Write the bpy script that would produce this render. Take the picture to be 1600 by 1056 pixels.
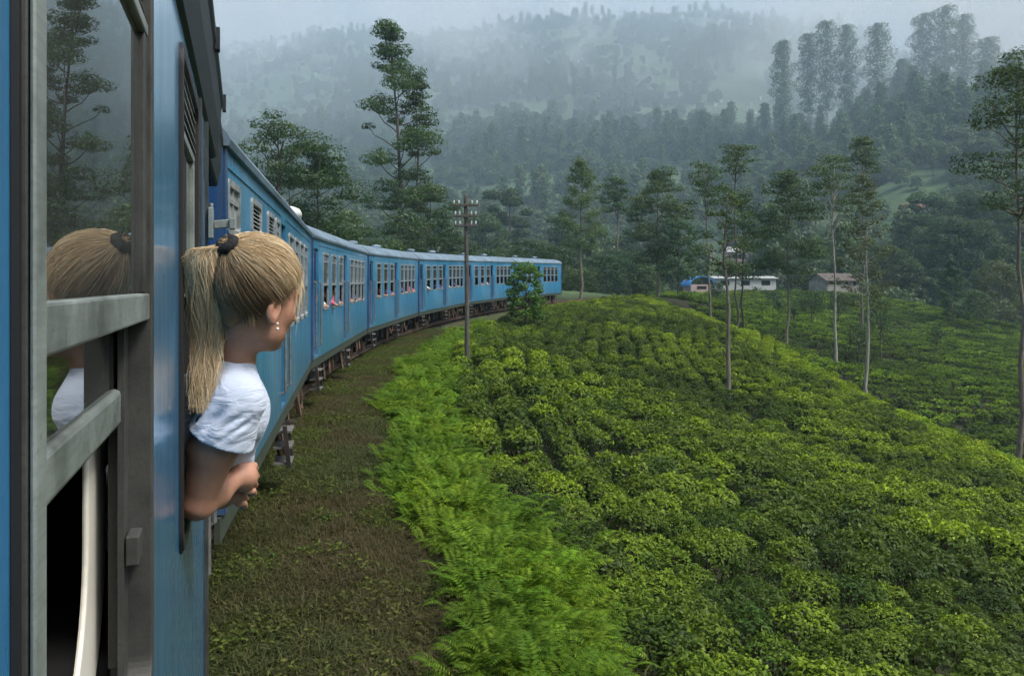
import bpy, bmesh, math, random
import numpy as np
from mathutils import Vector, Matrix

for _o in list(bpy.data.objects):
    bpy.data.objects.remove(_o)
scene = bpy.context.scene
COL = scene.collection
random.seed(7)
RNG = np.random.default_rng(7)

# ------------------------------------------------------------------ camera
F_PX = 1250.0            # focal length in pixels of the 1600 px wide photograph
HORIZON = 445.0
cam_data = bpy.data.cameras.new('camera')
cam_data.sensor_width = 36.0
cam_data.lens = 36.0 * F_PX / 1600.0
cam_data.shift_y = -(528.0 - HORIZON) / 1600.0
cam_data.clip_start = 0.05
cam_data.clip_end = 6000.0
cam = bpy.data.objects.new('camera', cam_data)
cam.rotation_euler = (math.radians(90), 0, 0)
COL.objects.link(cam)
scene.camera = cam

# ------------------------------------------------------------------ sky, sun, exposure
SUN_EL, SUN_AZ = math.radians(56), math.radians(118)      # azimuth clockwise from the view direction
world = bpy.data.worlds.new('World')
scene.world = world
world.use_nodes = True
nt = world.node_tree
nt.nodes.clear()
w_out = nt.nodes.new('ShaderNodeOutputWorld')
w_bg = nt.nodes.new('ShaderNodeBackground')
w_sky = nt.nodes.new('ShaderNodeTexSky')
w_sky.sky_type = 'NISHITA'
w_sky.sun_disc = False
w_sky.sun_elevation = SUN_EL
w_sky.sun_rotation = SUN_AZ
w_sky.air_density = 1.0
w_sky.dust_density = 6.0
w_hsv = nt.nodes.new('ShaderNodeHueSaturation')
w_hsv.inputs['Saturation'].default_value = 0.50
w_hsv.inputs['Value'].default_value = 1.0
w_bg.inputs['Strength'].default_value = 0.09
nt.links.new(w_sky.outputs[0], w_hsv.inputs['Color'])
nt.links.new(w_hsv.outputs[0], w_bg.inputs['Color'])
nt.links.new(w_bg.outputs[0], w_out.inputs['Surface'])

sun_data = bpy.data.lights.new('sun', 'SUN')
sun_data.energy = 1.5
sun_data.angle = math.radians(12)
sun_data.color = (1.0, 0.97, 0.92)
sun = bpy.data.objects.new('sun', sun_data)
sd = Vector((math.sin(SUN_AZ) * math.cos(SUN_EL), math.cos(SUN_AZ) * math.cos(SUN_EL), math.sin(SUN_EL)))
sun.rotation_euler = (-sd).to_track_quat('-Z', 'Y').to_euler()
COL.objects.link(sun)

scene.view_settings.view_transform = 'Standard'
scene.view_settings.look = 'None'
scene.view_settings.exposure = 1.8
scene.view_settings.gamma = 1.0
scene.view_settings.use_curve_mapping = False
scene.render.engine = 'CYCLES'
cy = scene.cycles
cy.use_denoising = True
cy.max_bounces = 6
cy.diffuse_bounces = 2
cy.glossy_bounces = 3
cy.transmission_bounces = 3
cy.transparent_max_bounces = 6
cy.volume_bounces = 1
cy.adaptive_threshold = 0.03
cy.volume_step_rate = 2.0
cy.volume_max_steps = 40
cy.use_light_tree = False
cy.caustics_reflective = False
cy.caustics_refractive = False

# ------------------------------------------------------------------ helpers
def tag(o, label=None, cat=None, group=None, kind=None):
    if label: o['label'] = label
    if cat: o['category'] = cat
    if group: o['group'] = group
    if kind: o['kind'] = kind
    return o

def empty(name, loc=(0, 0, 0), rz=0.0, rx=0.0, parent=None):
    o = bpy.data.objects.new(name, None)
    o.location = loc
    o.rotation_euler = (rx, 0, rz)
    o.empty_display_size = 0.1
    COL.objects.link(o)
    if parent: o.parent = parent
    return o

def link(name, me, parent=None):
    o = bpy.data.objects.new(name, me)
    COL.objects.link(o)
    if parent: o.parent = parent
    return o

def copy_tree(o, parent=None):
    c = o.copy()
    COL.objects.link(c)
    c.parent = parent
    for ch in o.children:
        copy_tree(ch, c)
    return c

def mesh_np(name, verts, quads=None, tris=None, mat=None, smooth=False):
    """mesh from numpy arrays: verts (n,3), quads (m,4), tris (k,3)"""
    me = bpy.data.meshes.new(name)
    verts = np.asarray(verts, np.float32)
    q = np.zeros((0, 4), np.int32) if quads is None else np.asarray(quads, np.int32)
    t = np.zeros((0, 3), np.int32) if tris is None else np.asarray(tris, np.int32)
    me.vertices.add(len(verts))
    me.vertices.foreach_set('co', verts.ravel())
    nl = q.size + t.size
    me.loops.add(nl)
    me.loops.foreach_set('vertex_index', np.concatenate([q.ravel(), t.ravel()]))
    nf = len(q) + len(t)
    me.polygons.add(nf)
    starts = np.concatenate([np.arange(len(q)) * 4, len(q) * 4 + np.arange(len(t)) * 3]).astype(np.int32)
    me.polygons.foreach_set('loop_start', starts)
    if smooth:
        me.polygons.foreach_set('use_smooth', np.ones(nf, bool))
    me.update(calc_edges=True)
    if mat:
        for m in (mat if isinstance(mat, (list, tuple)) else [mat]):
            me.materials.append(m)
    return me

class MB:
    """collects simple solids, builds ONE mesh object"""
    def __init__(s):
        s.v, s.f, s.m = [], [], []
        s.cm = 0
    def add(s, vs, fs):
        b = len(s.v)
        s.v += [tuple(p) for p in vs]
        s.f += [tuple(i + b for i in f) for f in fs]
        s.m += [s.cm] * len(fs)
        return s
    def box(s, lo, hi):
        x0, y0, z0 = lo; x1, y1, z1 = hi
        return s.add([(x0,y0,z0),(x1,y0,z0),(x1,y1,z0),(x0,y1,z0),(x0,y0,z1),(x1,y0,z1),(x1,y1,z1),(x0,y1,z1)],
                     [(0,3,2,1),(4,5,6,7),(0,1,5,4),(1,2,6,5),(2,3,7,6),(3,0,4,7)])
    def bar(s, a, b, w, d=None, up=(0, 0, 1)):
        """rectangular bar from a to b"""
        a, b = Vector(a), Vector(b); d = d or w
        z = (b - a).normalized(); x = z.cross(Vector(up))
        if x.length < 1e-4: x = z.cross(Vector((0, 1, 0)))
        x.normalize(); y = x.cross(z)
        vs = []
        for p in (a, b):
            for sx, sy in ((-1,-1),(1,-1),(1,1),(-1,1)):
                vs.append(p + x*sx*w/2 + y*sy*d/2)
        return s.add(vs, [(0,1,2,3),(7,6,5,4),(0,4,5,1),(1,5,6,2),(2,6,7,3),(3,7,4,0)])
    def tube(s, pts, rad, n=8, caps=True):
        pts = [Vector(p) for p in pts]
        if not hasattr(rad, '__len__'): rad = [rad] * len(pts)
        b = len(s.v)
        ref = None
        for i, p in enumerate(pts):
            d = (pts[min(i+1, len(pts)-1)] - pts[max(i-1, 0)]).normalized()
            if ref is None:
                ref = d.cross(Vector((0,0,1)))
                if ref.length < 1e-3: ref = d.cross(Vector((0,1,0)))
            ref = (ref - d * ref.dot(d)).normalized()
            q = d.cross(ref)
            for k in range(n):
                a = 2*math.pi*k/n
                s.v.append(tuple(p + (ref*math.cos(a) + q*math.sin(a)) * rad[i]))
        for i in range(len(pts)-1):
            for k in range(n):
                k2 = (k+1) % n
                s.f.append((b+i*n+k, b+i*n+k2, b+(i+1)*n+k2, b+(i+1)*n+k)); s.m.append(s.cm)
        if caps:
            s.f.append(tuple(b+k for k in range(n))[::-1]); s.m.append(s.cm)
            e = b+(len(pts)-1)*n
            s.f.append(tuple(e+k for k in range(n))); s.m.append(s.cm)
        return s
    def loft(s, loops, closed=True, caps=True):
        b = len(s.v); n = len(loops[0])
        for l in loops: s.v += [tuple(p) for p in l]
        for i in range(len(loops)-1):
            for k in range(n if closed else n-1):
                k2 = (k+1) % n
                s.f.append((b+i*n+k, b+i*n+k2, b+(i+1)*n+k2, b+(i+1)*n+k)); s.m.append(s.cm)
        if caps and closed:
            s.f.append(tuple(b+k for k in range(n))[::-1]); s.m.append(s.cm)
            e = b+(len(loops)-1)*n
            s.f.append(tuple(e+k for k in range(n))); s.m.append(s.cm)
        return s
    def mesh(s, name, mat, smooth=False, bevel=0.0):
        me = bpy.data.meshes.new(name)
        me.from_pydata(s.v, [], s.f)
        for m in (mat if isinstance(mat, (list, tuple)) else [mat]): me.materials.append(m)
        if any(s.m): me.polygons.foreach_set('material_index', s.m)
        bm = bmesh.new(); bm.from_mesh(me)
        bmesh.ops.recalc_face_normals(bm, faces=bm.faces)
        bm.to_mesh(me); bm.free()
        if smooth:
            me.polygons.foreach_set('use_smooth', [True]*len(me.polygons))
        me.update()
        return me
    def build(s, name, mat, parent=None, smooth=False, bevel=0.0):
        o = link(name, s.mesh(name, mat, smooth), parent)
        if bevel:
            md = o.modifiers.new('bevel', 'BEVEL'); md.width = bevel; md.segments = 2; md.limit_method = 'ANGLE'
        return o

def wall_with_holes(mb, s0, s1, h0, h1, holes, t=0.0, depth=0.05):
    """outer skin at x=t in the y/z plane with rectangular openings and reveals going inward (-x)"""
    ys = sorted({s0, s1, *[a for q in holes for a in (q[0], q[1])]})
    zs = sorted({h0, h1, *[a for q in holes for a in (q[2], q[3])]})
    for i in range(len(ys)-1):
        for j in range(len(zs)-1):
            cy_, cz_ = (ys[i]+ys[i+1])/2, (zs[j]+zs[j+1])/2
            if any(q[0] < cy_ < q[1] and q[2] < cz_ < q[3] for q in holes): continue
            a, b, c, d = ys[i], ys[i+1], zs[j], zs[j+1]
            mb.add([(t,a,c),(t,b,c),(t,b,d),(t,a,d)], [(0,1,2,3)])
    for a, b, c, d in holes:
        u = t - depth
        mb.add([(t,a,c),(t,b,c),(t,b,d),(t,a,d),(u,a,c),(u,b,c),(u,b,d),(u,a,d)],
               [(0,4,5,1),(1,5,6,2),(2,6,7,3),(3,7,4,0)])

def rrect(y0, y1, z0, z1, r, n=5):
    """rounded rectangle outline in (y,z)"""
    pts = []
    for cy_, cz_, a0 in ((y1-r, z1-r, 0), (y0+r, z1-r, 90), (y0+r, z0+r, 180), (y1-r, z0+r, 270)):
        for k in range(n+1):
            a = math.radians(a0 + 90*k/n)
            pts.append((cy_ + r*math.cos(a), cz_ + r*math.sin(a)))
    return pts

def ring(mb, outer, inner, x0, x1):
    """frame between two outlines, from x0 (inside) to x1 (outside)"""
    n = len(outer)
    b = len(mb.v)
    for x, loop in ((x0, outer), (x1, outer), (x1, inner), (x0, inner)):
        mb.v += [(x, p[0], p[1]) for p in loop]
    for k in range(n):
        k2 = (k+1) % n
        for i in range(4):
            j = (i+1) % 4
            mb.f.append((b+i*n+k, b+i*n+k2, b+j*n+k2, b+j*n+k)); mb.m.append(mb.cm)

# ------------------------------------------------------------------ materials
def mat_new(name):
    m = bpy.data.materials.new(name); m.use_nodes = True
    n = m.node_tree.nodes; n.clear()
    o = n.new('ShaderNodeOutputMaterial')
    return m, m.node_tree, o

def principled(nt, out, **kw):
    p = nt.nodes.new('ShaderNodeBsdfPrincipled')
    for k, v in kw.items():
        p.inputs[k].default_value = v
    nt.links.new(p.outputs[0], out.inputs['Surface'])
    return p

def nnode(nt, kind, **kw):
    n = nt.nodes.new(kind)
    for k, v in kw.items():
        if k in n.inputs: n.inputs[k].default_value = v
        else: setattr(n, k, v)
    return n

def ramp(nt, fac, stops):
    r = nt.nodes.new('ShaderNodeValToRGB')
    e = r.color_ramp.elements
    while len(e) < len(stops): e.new(0.5)
    for i, (p, c) in enumerate(stops):
        e[i].position = p; e[i].color = (*c, 1) if len(c) == 3 else c
    nt.links.new(fac, r.inputs[0])
    return r.outputs[0]

def mixc(nt, fac, a, b, mode='MIX'):
    m = nt.nodes.new('ShaderNodeMix'); m.data_type = 'RGBA'; m.blend_type = mode
    for sock, v in ((m.inputs[0], fac), (m.inputs[6], a), (m.inputs[7], b)):
        if isinstance(v, bpy.types.NodeSocket): nt.links.new(v, sock)
        elif isinstance(v, (int, float)): sock.default_value = v
        else: sock.default_value = (*v, 1)
    return m.outputs[2]

def noise(nt, scale, detail=4, rough=0.6, coord='Object', vec=None):
    n = nnode(nt, 'ShaderNodeTexNoise', Scale=scale, Detail=detail, Roughness=rough)
    if vec is None:
        tc = nt.nodes.new('ShaderNodeTexCoord'); vec = tc.outputs[coord]
    nt.links.new(vec, n.inputs['Vector'])
    return n.outputs[0]

def world_pos(nt):
    return nt.nodes.new('ShaderNodeNewGeometry').outputs['Position']

def bump(nt, h, p, strength=0.3, dist=0.01):
    b = nnode(nt, 'ShaderNodeBump', Strength=strength, Distance=dist)
    nt.links.new(h, b.inputs['Height'])
    nt.links.new(b.outputs[0], p.inputs['Normal'])

def simple(name, col, rough=0.6, metal=0.0, var=0.15, scale=6.0, bumpy=0.0, spec=0.5, coat=0.0):
    m, nt, o = mat_new(name)
    p = principled(nt, o, Roughness=rough, Metallic=metal)
    p.inputs['Specular IOR Level'].default_value = spec
    p.inputs['Coat Weight'].default_value = coat
    nz = noise(nt, scale)
    c = ramp(nt, nz, [(0.3, tuple(x*(1-var) for x in col)), (0.7, tuple(min(1, x*(1+var)) for x in col))])
    nt.links.new(c, p.inputs['Base Color'])
    if bumpy: bump(nt, nz, p, bumpy)
    return m

def paint_mat(name, col, coat=0.45, rough=0.34, grime=0.62):
    """weathered carriage enamel: faded patches, vertical dirt streaks, fine scratches"""
    m, nt, o = mat_new(name)
    p = principled(nt, o, Roughness=rough)
    p.inputs['Coat Weight'].default_value = coat
    p.inputs['Coat Roughness'].default_value = 0.12
    tc = nt.nodes.new('ShaderNodeTexCoord')
    mp = nnode(nt, 'ShaderNodeMapping'); mp.inputs['Scale'].default_value = (5, 5, 0.4)
    nt.links.new(tc.outputs['Object'], mp.inputs[0])
    streak = noise(nt, 2.2, 6, 0.7, vec=mp.outputs[0])
    patch = noise(nt, 1.1, 5, 0.6)
    fine = noise(nt, 60, 3, 0.6)
    c1 = ramp(nt, patch, [(0.3, tuple(x*0.86 for x in col)), (0.6, col), (0.8, tuple(min(1, x*1.12+0.01) for x in col))])
    dirt = ramp(nt, streak, [(0.44, (0, 0, 0)), (0.66, (grime,)*3)])
    c2 = mixc(nt, dirt, c1, (0.05, 0.075, 0.085))
    fade = noise(nt, 0.55, 4, 0.55)
    c2 = mixc(nt, ramp(nt, fade, [(0.47, (0, 0, 0)), (0.64, (0.6,)*3)]), c2, tuple(min(1, x*0.8+0.09) for x in col))
    sz = nt.nodes.new('ShaderNodeSeparateXYZ'); nt.links.new(tc.outputs['Object'], sz.inputs[0])
    lowm = nnode(nt, 'ShaderNodeMapRange'); lowm.inputs['From Min'].default_value = -0.9; lowm.inputs['From Max'].default_value = -1.55; lowm.inputs['To Max'].default_value = 0.55
    nt.links.new(sz.outputs[2], lowm.inputs['Value'])
    splash = nnode(nt, 'ShaderNodeMath', operation='MULTIPLY'); nt.links.new(lowm.outputs[0], splash.inputs[0]); nt.links.new(patch, splash.inputs[1])
    c2 = mixc(nt, splash.outputs[0], c2, (0.055, 0.06, 0.05))
    chip = noise(nt, 14, 6, 0.75)
    c2 = mixc(nt, ramp(nt, chip, [(0.68, (0, 0, 0)), (0.72, (0.7,)*3)]), c2, (0.10, 0.085, 0.07))
    c3 = mixc(nt, 0.14, c2, fine, 'OVERLAY')
    nt.links.new(c3, p.inputs['Base Color'])
    rr = ramp(nt, streak, [(0.3, (rough*0.7,)*3), (0.8, (min(1, rough*1.7),)*3)])
    nt.links.new(rr, p.inputs['Roughness'])
    big = noise(nt, 1.6, 2, 0.5)
    bump(nt, big, p, 0.25, 0.012)
    return m

def glass_mat(name, tint=(0.55, 0.6, 0.58), ior=1.75, rough=0.0, dust=0.10):
    m, nt, o = mat_new(name)
    g = nnode(nt, 'ShaderNodeBsdfGlossy', Roughness=rough)
    g.inputs['Color'].default_value = (0.9, 0.94, 0.93, 1)
    t = nnode(nt, 'ShaderNodeBsdfTransparent'); t.inputs['Color'].default_value = (*tint, 1)
    fr = nnode(nt, 'ShaderNodeFresnel', IOR=ior)
    mx = nt.nodes.new('ShaderNodeMixShader')
    nt.links.new(fr.outputs[0], mx.inputs[0]); nt.links.new(t.outputs[0], mx.inputs[1]); nt.links.new(g.outputs[0], mx.inputs[2])
    # film of dust and dried rain runs
    tc = nt.nodes.new('ShaderNodeTexCoord'); mp = nnode(nt, 'ShaderNodeMapping'); mp.inputs['Scale'].default_value = (4, 9, 1.6)
    nt.links.new(tc.outputs['Object'], mp.inputs[0])
    dz = noise(nt, 3.0, 6, 0.7, vec=mp.outputs[0])
    df = nnode(nt, 'ShaderNodeBsdfDiffuse'); df.inputs['Color'].default_value = (0.42, 0.43, 0.41, 1)
    m2 = nt.nodes.new('ShaderNodeMixShader')
    nt.links.new(ramp(nt, dz, [(0.35, (dust*0.35,)*3), (0.75, (dust,)*3)]), m2.inputs[0])
    nt.links.new(mx.outputs[0], m2.inputs[1]); nt.links.new(df.outputs[0], m2.inputs[2])
    nt.links.new(m2.outputs[0], o.inputs['Surface'])
    return m

def metal_mat(name, col, rough=0.45, metal=0.4):
    """aged window metal: drawn grain, oxide bloom, grime and scratches"""
    m, nt, o = mat_new(name)
    p = principled(nt, o, Roughness=rough, Metallic=metal)
    tc = nt.nodes.new('ShaderNodeTexCoord')
    mp = nnode(nt, 'ShaderNodeMapping'); mp.inputs['Scale'].default_value = (40, 2.5, 40)
    nt.links.new(tc.outputs['Object'], mp.inputs[0])
    grain = noise(nt, 6, 5, 0.7, vec=mp.outputs[0]); bloom = noise(nt, 7, 6, 0.7); pit = noise(nt, 90, 4, 0.7)
    c = ramp(nt, bloom, [(0.3, tuple(x*0.55 for x in col)), (0.5, col), (0.72, tuple(min(1, x*1.35) for x in col))])
    c = mixc(nt, 0.35, c, grain, 'OVERLAY')
    c = mixc(nt, ramp(nt, pit, [(0.60, (0, 0, 0)), (0.72, (0.55,)*3)]), c, (0.035, 0.032, 0.028))
    nt.links.new(c, p.inputs['Base Color'])
    nt.links.new(ramp(nt, bloom, [(0.3, (rough*0.8,)*3), (0.7, (min(1, rough*1.5),)*3)]), p.inputs['Roughness'])
    bump(nt, pit, p, 0.15, 0.002)
    return m

def leaf_mat(name, dark, mid, light, patch_scale=0.0, patch=None, transl=0.35, rough=0.5, spec=0.35, flush=None):
    """leaf colour varies per leaf, per plant and in broad patches over the ground; 'flush' is the pale young growth"""
    m, nt, o = mat_new(name)
    geo = nt.nodes.new('ShaderNodeNewGeometry')
    c = ramp(nt, geo.outputs['Random Per Island'], [(0.0, dark), (0.5, mid), (1.0, light)])
    oi = nt.nodes.new('ShaderNodeObjectInfo')
    v = nnode(nt, 'ShaderNodeMapRange'); v.inputs['To Min'].default_value = 0.78; v.inputs['To Max'].default_value = 1.22
    nt.links.new(oi.outputs['Random'], v.inputs['Value'])
    hs = nnode(nt, 'ShaderNodeHueSaturation'); nt.links.new(v.outputs[0], hs.inputs['Value']); nt.links.new(c, hs.inputs['Color'])
    hr = nnode(nt, 'ShaderNodeMapRange'); hr.inputs['To Min'].default_value = 0.485; hr.inputs['To Max'].default_value = 0.515
    ml = nnode(nt, 'ShaderNodeMath', operation='FRACT'); m7 = nnode(nt, 'ShaderNodeMath', operation='MULTIPLY'); m7.inputs[1].default_value = 17.0
    nt.links.new(oi.outputs['Random'], m7.inputs[0]); nt.links.new(m7.outputs[0], ml.inputs[0]); nt.links.new(ml.outputs[0], hr.inputs['Value'])
    nt.links.new(hr.outputs[0], hs.inputs['Hue'])
    c = hs.outputs[0]
    if flush is not None:
        at = nnode(nt, 'ShaderNodeAttribute', attribute_name='flush')
        # some bushes are freshly flushed, others plucked bare; whole stretches of slope differ too
        big = noise(nt, patch_scale*0.6, 3, 0.5, vec=geo.outputs['Position'])
        k1 = nnode(nt, 'ShaderNodeMapRange'); k1.inputs['From Min'].default_value = 0.35; k1.inputs['From Max'].default_value = 0.65; k1.inputs['To Min'].default_value = -0.25; k1.inputs['To Max'].default_value = 0.55
        nt.links.new(big, k1.inputs['Value'])
        k2 = nnode(nt, 'ShaderNodeMath', operation='MULTIPLY_ADD'); k2.inputs[1].default_value = 1.1
        nt.links.new(oi.outputs['Random'], k2.inputs[0]); nt.links.new(k1.outputs[0], k2.inputs[2])
        k3 = nnode(nt, 'ShaderNodeMath', operation='MULTIPLY', use_clamp=True)
        nt.links.new(k2.outputs[0], k3.inputs[0]); nt.links.new(at.outputs['Fac'], k3.inputs[1])
        od = nnode(nt, 'ShaderNodeAttribute', attribute_name='old_shade')  # side leaves: older green, darkened further with painted shade
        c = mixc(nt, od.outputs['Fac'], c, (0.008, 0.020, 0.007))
        c = mixc(nt, k3.outputs[0], c, flush)
    if patch is not None:
        nz = noise(nt, patch_scale, 3, 0.55, vec=geo.outputs['Position'])
        f = ramp(nt, nz, [(0.42, (0, 0, 0)), (0.62, (1, 1, 1))])
        fm = nnode(nt, 'ShaderNodeMath', operation='MULTIPLY'); fm.inputs[1].default_value = 0.75
        nt.links.new(f, fm.inputs[0])
        c = mixc(nt, fm.outputs[0], c, patch, 'MIX')
    p = nt.nodes.new('ShaderNodeBsdfPrincipled')
    p.inputs['Roughness'].default_value = rough; p.inputs['Specular IOR Level'].default_value = spec
    nt.links.new(c, p.inputs['Base Color'])
    tr = nt.nodes.new('ShaderNodeBsdfTranslucent')
    nt.links.new(mixc(nt, 0.5, c, (0.13, 0.22, 0.02)), tr.inputs['Color'])
    mx = nt.nodes.new('ShaderNodeMixShader'); mx.inputs[0].default_value = transl
    nt.links.new(p.outputs[0], mx.inputs[1]); nt.links.new(tr.outputs[0], mx.inputs[2])
    nt.links.new(mx.outputs[0], o.inputs['Surface'])
    return m

def bark_mat(name, a, b, scale=8.0):
    m, nt, o = mat_new(name)
    p = principled(nt, o, Roughness=0.85)
    tc = nt.nodes.new('ShaderNodeTexCoord')
    mp = nnode(nt, 'ShaderNodeMapping'); mp.inputs['Scale'].default_value = (1, 1, 0.2)
    nt.links.new(tc.outputs['Object'], mp.inputs[0])
    nz = noise(nt, scale, 5, 0.7, vec=mp.outputs[0])
    nt.links.new(ramp(nt, nz, [(0.35, a), (0.65, b)]), p.inputs['Base Color'])
    bump(nt, nz, p, 0.5, 0.03)
    return m

BLUE = (0.032, 0.235, 0.44)
M = {}
M['blue'] = paint_mat('carriage blue enamel', BLUE)
M['blue_near'] = paint_mat('near carriage blue enamel', (0.045, 0.245, 0.48), coat=0.9, rough=0.32, grime=0.5)
M['navy'] = paint_mat('carriage dark blue ends', (0.012, 0.07, 0.22))
M['roof'] = simple('carriage roof paint', (0.13, 0.185, 0.235), 0.55, var=0.4, scale=1.6)
M['soffit'] = simple('dark cantrail', (0.008, 0.012, 0.016), 0.6)
M['skirt'] = simple('solebar dark green', (0.035, 0.045, 0.03), 0.7, var=0.3)
M['under'] = simple('grimy underframe', (0.022, 0.018, 0.015), 0.85, var=0.5, scale=5)
M['rust'] = simple('rusty brake gear', (0.09, 0.055, 0.035), 0.85, var=0.5, scale=9)
M['steel'] = simple('worn step steel', (0.16, 0.155, 0.145), 0.6, 0.3, 0.35, 12)
M['alu'] = metal_mat('aluminium window frame', (0.33, 0.35, 0.35), 0.45, 0.5)
M['alu_dull'] = metal_mat('oxidised aluminium frame', (0.22, 0.245, 0.225), 0.5, 0.35)
M['alu_dark'] = metal_mat('dirty aluminium channel', (0.065, 0.065, 0.06), 0.5, 0.4)
M['rubber'] = simple('black rubber gasket', (0.012, 0.012, 0.013), 0.6)
M['cream'] = simple('cream interior moulding', (0.74, 0.70, 0.60), 0.45, var=0.1)
M['inside'] = simple('dark carriage interior', (0.018, 0.018, 0.018), 0.8)
M['seat'] = simple('interior seat vinyl', (0.03, 0.035, 0.05), 0.6)
M['glass'] = glass_mat('window glass', (0.5, 0.56, 0.54), 2.1)
M['glass_far'] = glass_mat('dusty window glass', (0.35, 0.4, 0.4), 2.0, 0.08)
M['frost'] = simple('frosted lavatory glass', (0.30, 0.33, 0.32), 0.35, var=0.2, scale=20)
M['black'] = simple('black', (0.004, 0.004, 0.004), 0.8)
M['white'] = simple('white enamel', (0.62, 0.62, 0.60), 0.5, var=0.1)
# ------------------------------------------------------------------ the railway curve
R_CURVE, TH0, DTH, L_CAR = 93.55, -0.193, 0.116, 10.89
P0 = np.array([-1.903, 5.228])
_thj = TH0 - DTH/2
CC = P0 + (L_CAR/2/math.sin(DTH/2)) * np.array([math.cos(_thj), -math.sin(_thj)])
R_CURVE = float(np.hypot(*(P0 - CC)))
JZ = [0.0, 0.02, 0.08, 0.24, 0.48, 0.70, 0.85]

def track_t(X, Y):
    """distance from the carriage side, positive on the side of the tea slope"""
    return R_CURVE - np.hypot(X - CC[0], Y - CC[1])

def track_a(X, Y):
    """arc length along the curve, zero at the joint between the first two carriages"""
    a0 = math.atan2(P0[1]-CC[1], P0[0]-CC[0])
    a = np.arctan2(Y - CC[1], X - CC[0])
    d = a0 - a
    d = np.where(d < -math.pi, d + 2*math.pi, d)
    d = np.where(d > math.pi, d - 2*math.pi, d)
    return d * R_CURVE

def track_pt(a, t):
    a0 = math.atan2(P0[1]-CC[1], P0[0]-CC[0])
    ang = a0 - a / R_CURVE
    return CC[0] + (R_CURVE - t)*np.cos(ang), CC[1] + (R_CURVE - t)*np.sin(ang)

def grade(a):
    return np.interp(a, [-30, 0, 11, 22, 33, 44, 55, 66, 90, 200], [0, 0, 0.02, 0.08, 0.24, 0.48, 0.70, 0.85, 1.2, 1.6])

# ------------------------------------------------------------------ terrain height
GROUND = -2.62
CTRL = []
def cpx(x, y, z, canopy=0.55):
    CTRL.append(((x-800)/F_PX*z, z, (HORIZON-y)/F_PX*z - canopy))
# near tea slope
for q in ((1000,1056,6.2),(1300,1056,7.0),(1600,1056,8.0),(1000,800,11),(1300,800,14),(1600,800,20),(830,650,16),(1000,650,20),
          (1140,640,27),(1300,660,27),(1600,722,29),(1450,652,35),(1300,577,43),(1200,522,53),(1100,487,63),(1000,459,76),
          (900,500,45),(1000,545,36),(820,545,26),(950,478,60)):
    cpx(*q)
# hollow behind its brow and the second tea field
for q in ((1200,560,66),(1300,610,62),(1430,690,52),(1600,790,40),(1600,690,50),(1500,625,62),(1450,585,72),(1600,600,72),(1330,575,80),
          (1250,515,90),(1150,490,95),(1400,520,110),(1500,535,100),(1600,555,95),(1100,466,130),(1200,453,150),(1350,455,150),
          (1480,482,140),(1600,512,130),(1200,480,115),(1300,490,120),(1750,600,90),(1750,560,125)):
    cpx(*q)
for X_, Y_, h_ in ((45,180,-6),(75,175,-10),(100,150,-12),(25,175,-3),(5,110,-1.0),(-20,110,-2),(-45,80,-1),(-70,120,2),(-40,40,-2),(-60,10,-2),
                   (0,170,-3),(-40,170,0),(60,20,-14),(40,0,-10),(90,60,-16),(20,-10,-6),(-5,-40,-2.6),(30,-50,-6),(16,90,-1.2),(40,-80,-6),(-80,-60,-2),
                   (120,100,-16),(-100,170,4),(90,-40,-14)):
    CTRL.append((X_, Y_, h_))
CT = np.array(CTRL)
def _rbf_fit(P, v):
    n = len(P)
    d = np.hypot(P[:,None,0]-P[None,:,0], P[:,None,1]-P[None,:,1])
    A = np.zeros((n+3, n+3)); A[:n,:n] = d + 0.15*np.eye(n)*-1.0
    A[:n,n] = 1; A[:n,n+1:] = P; A[n,:n] = 1; A[n+1:,:n] = P.T
    return np.linalg.solve(A, np.concatenate([v, np.zeros(3)]))
_W = _rbf_fit(CT[:,:2], CT[:,2])
def h_near(X, Y):
    out = np.full(X.shape, _W[-3]) + _W[-2]*X + _W[-1]*Y
    for (px_, py_, _), w in zip(CT, _W[:-3]):
        out += w*np.hypot(X-px_, Y-py_)
    return out

def vnoise(X, Y, seed=0):
    """smooth value noise"""
    xi, yi = np.floor(X).astype(np.int64), np.floor(Y).astype(np.int64)
    fx, fy = X-xi, Y-yi
    fx, fy = fx*fx*(3-2*fx), fy*fy*(3-2*fy)
    def hsh(a, b):
        n = (a*374761393 + b*668265263 + seed*1442695041) & 0xffffffff
        n = ((n ^ (n >> 13)) * 1274126177) & 0xffffffff
        return ((n ^ (n >> 16)) & 0xffff) / 65535.0
    return (hsh(xi,yi)*(1-fx)+hsh(xi+1,yi)*fx)*(1-fy) + (hsh(xi,yi+1)*(1-fx)+hsh(xi+1,yi+1)*fx)*fy
def fbm(X, Y, seed=0, oct=4):
    s, a, t = 0, 1, 0
    for k in range(oct):
        s = s + a*vnoise(X*2**k, Y*2**k, seed+k); t += a; a *= 0.5
    return s/t - 0.5

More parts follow.
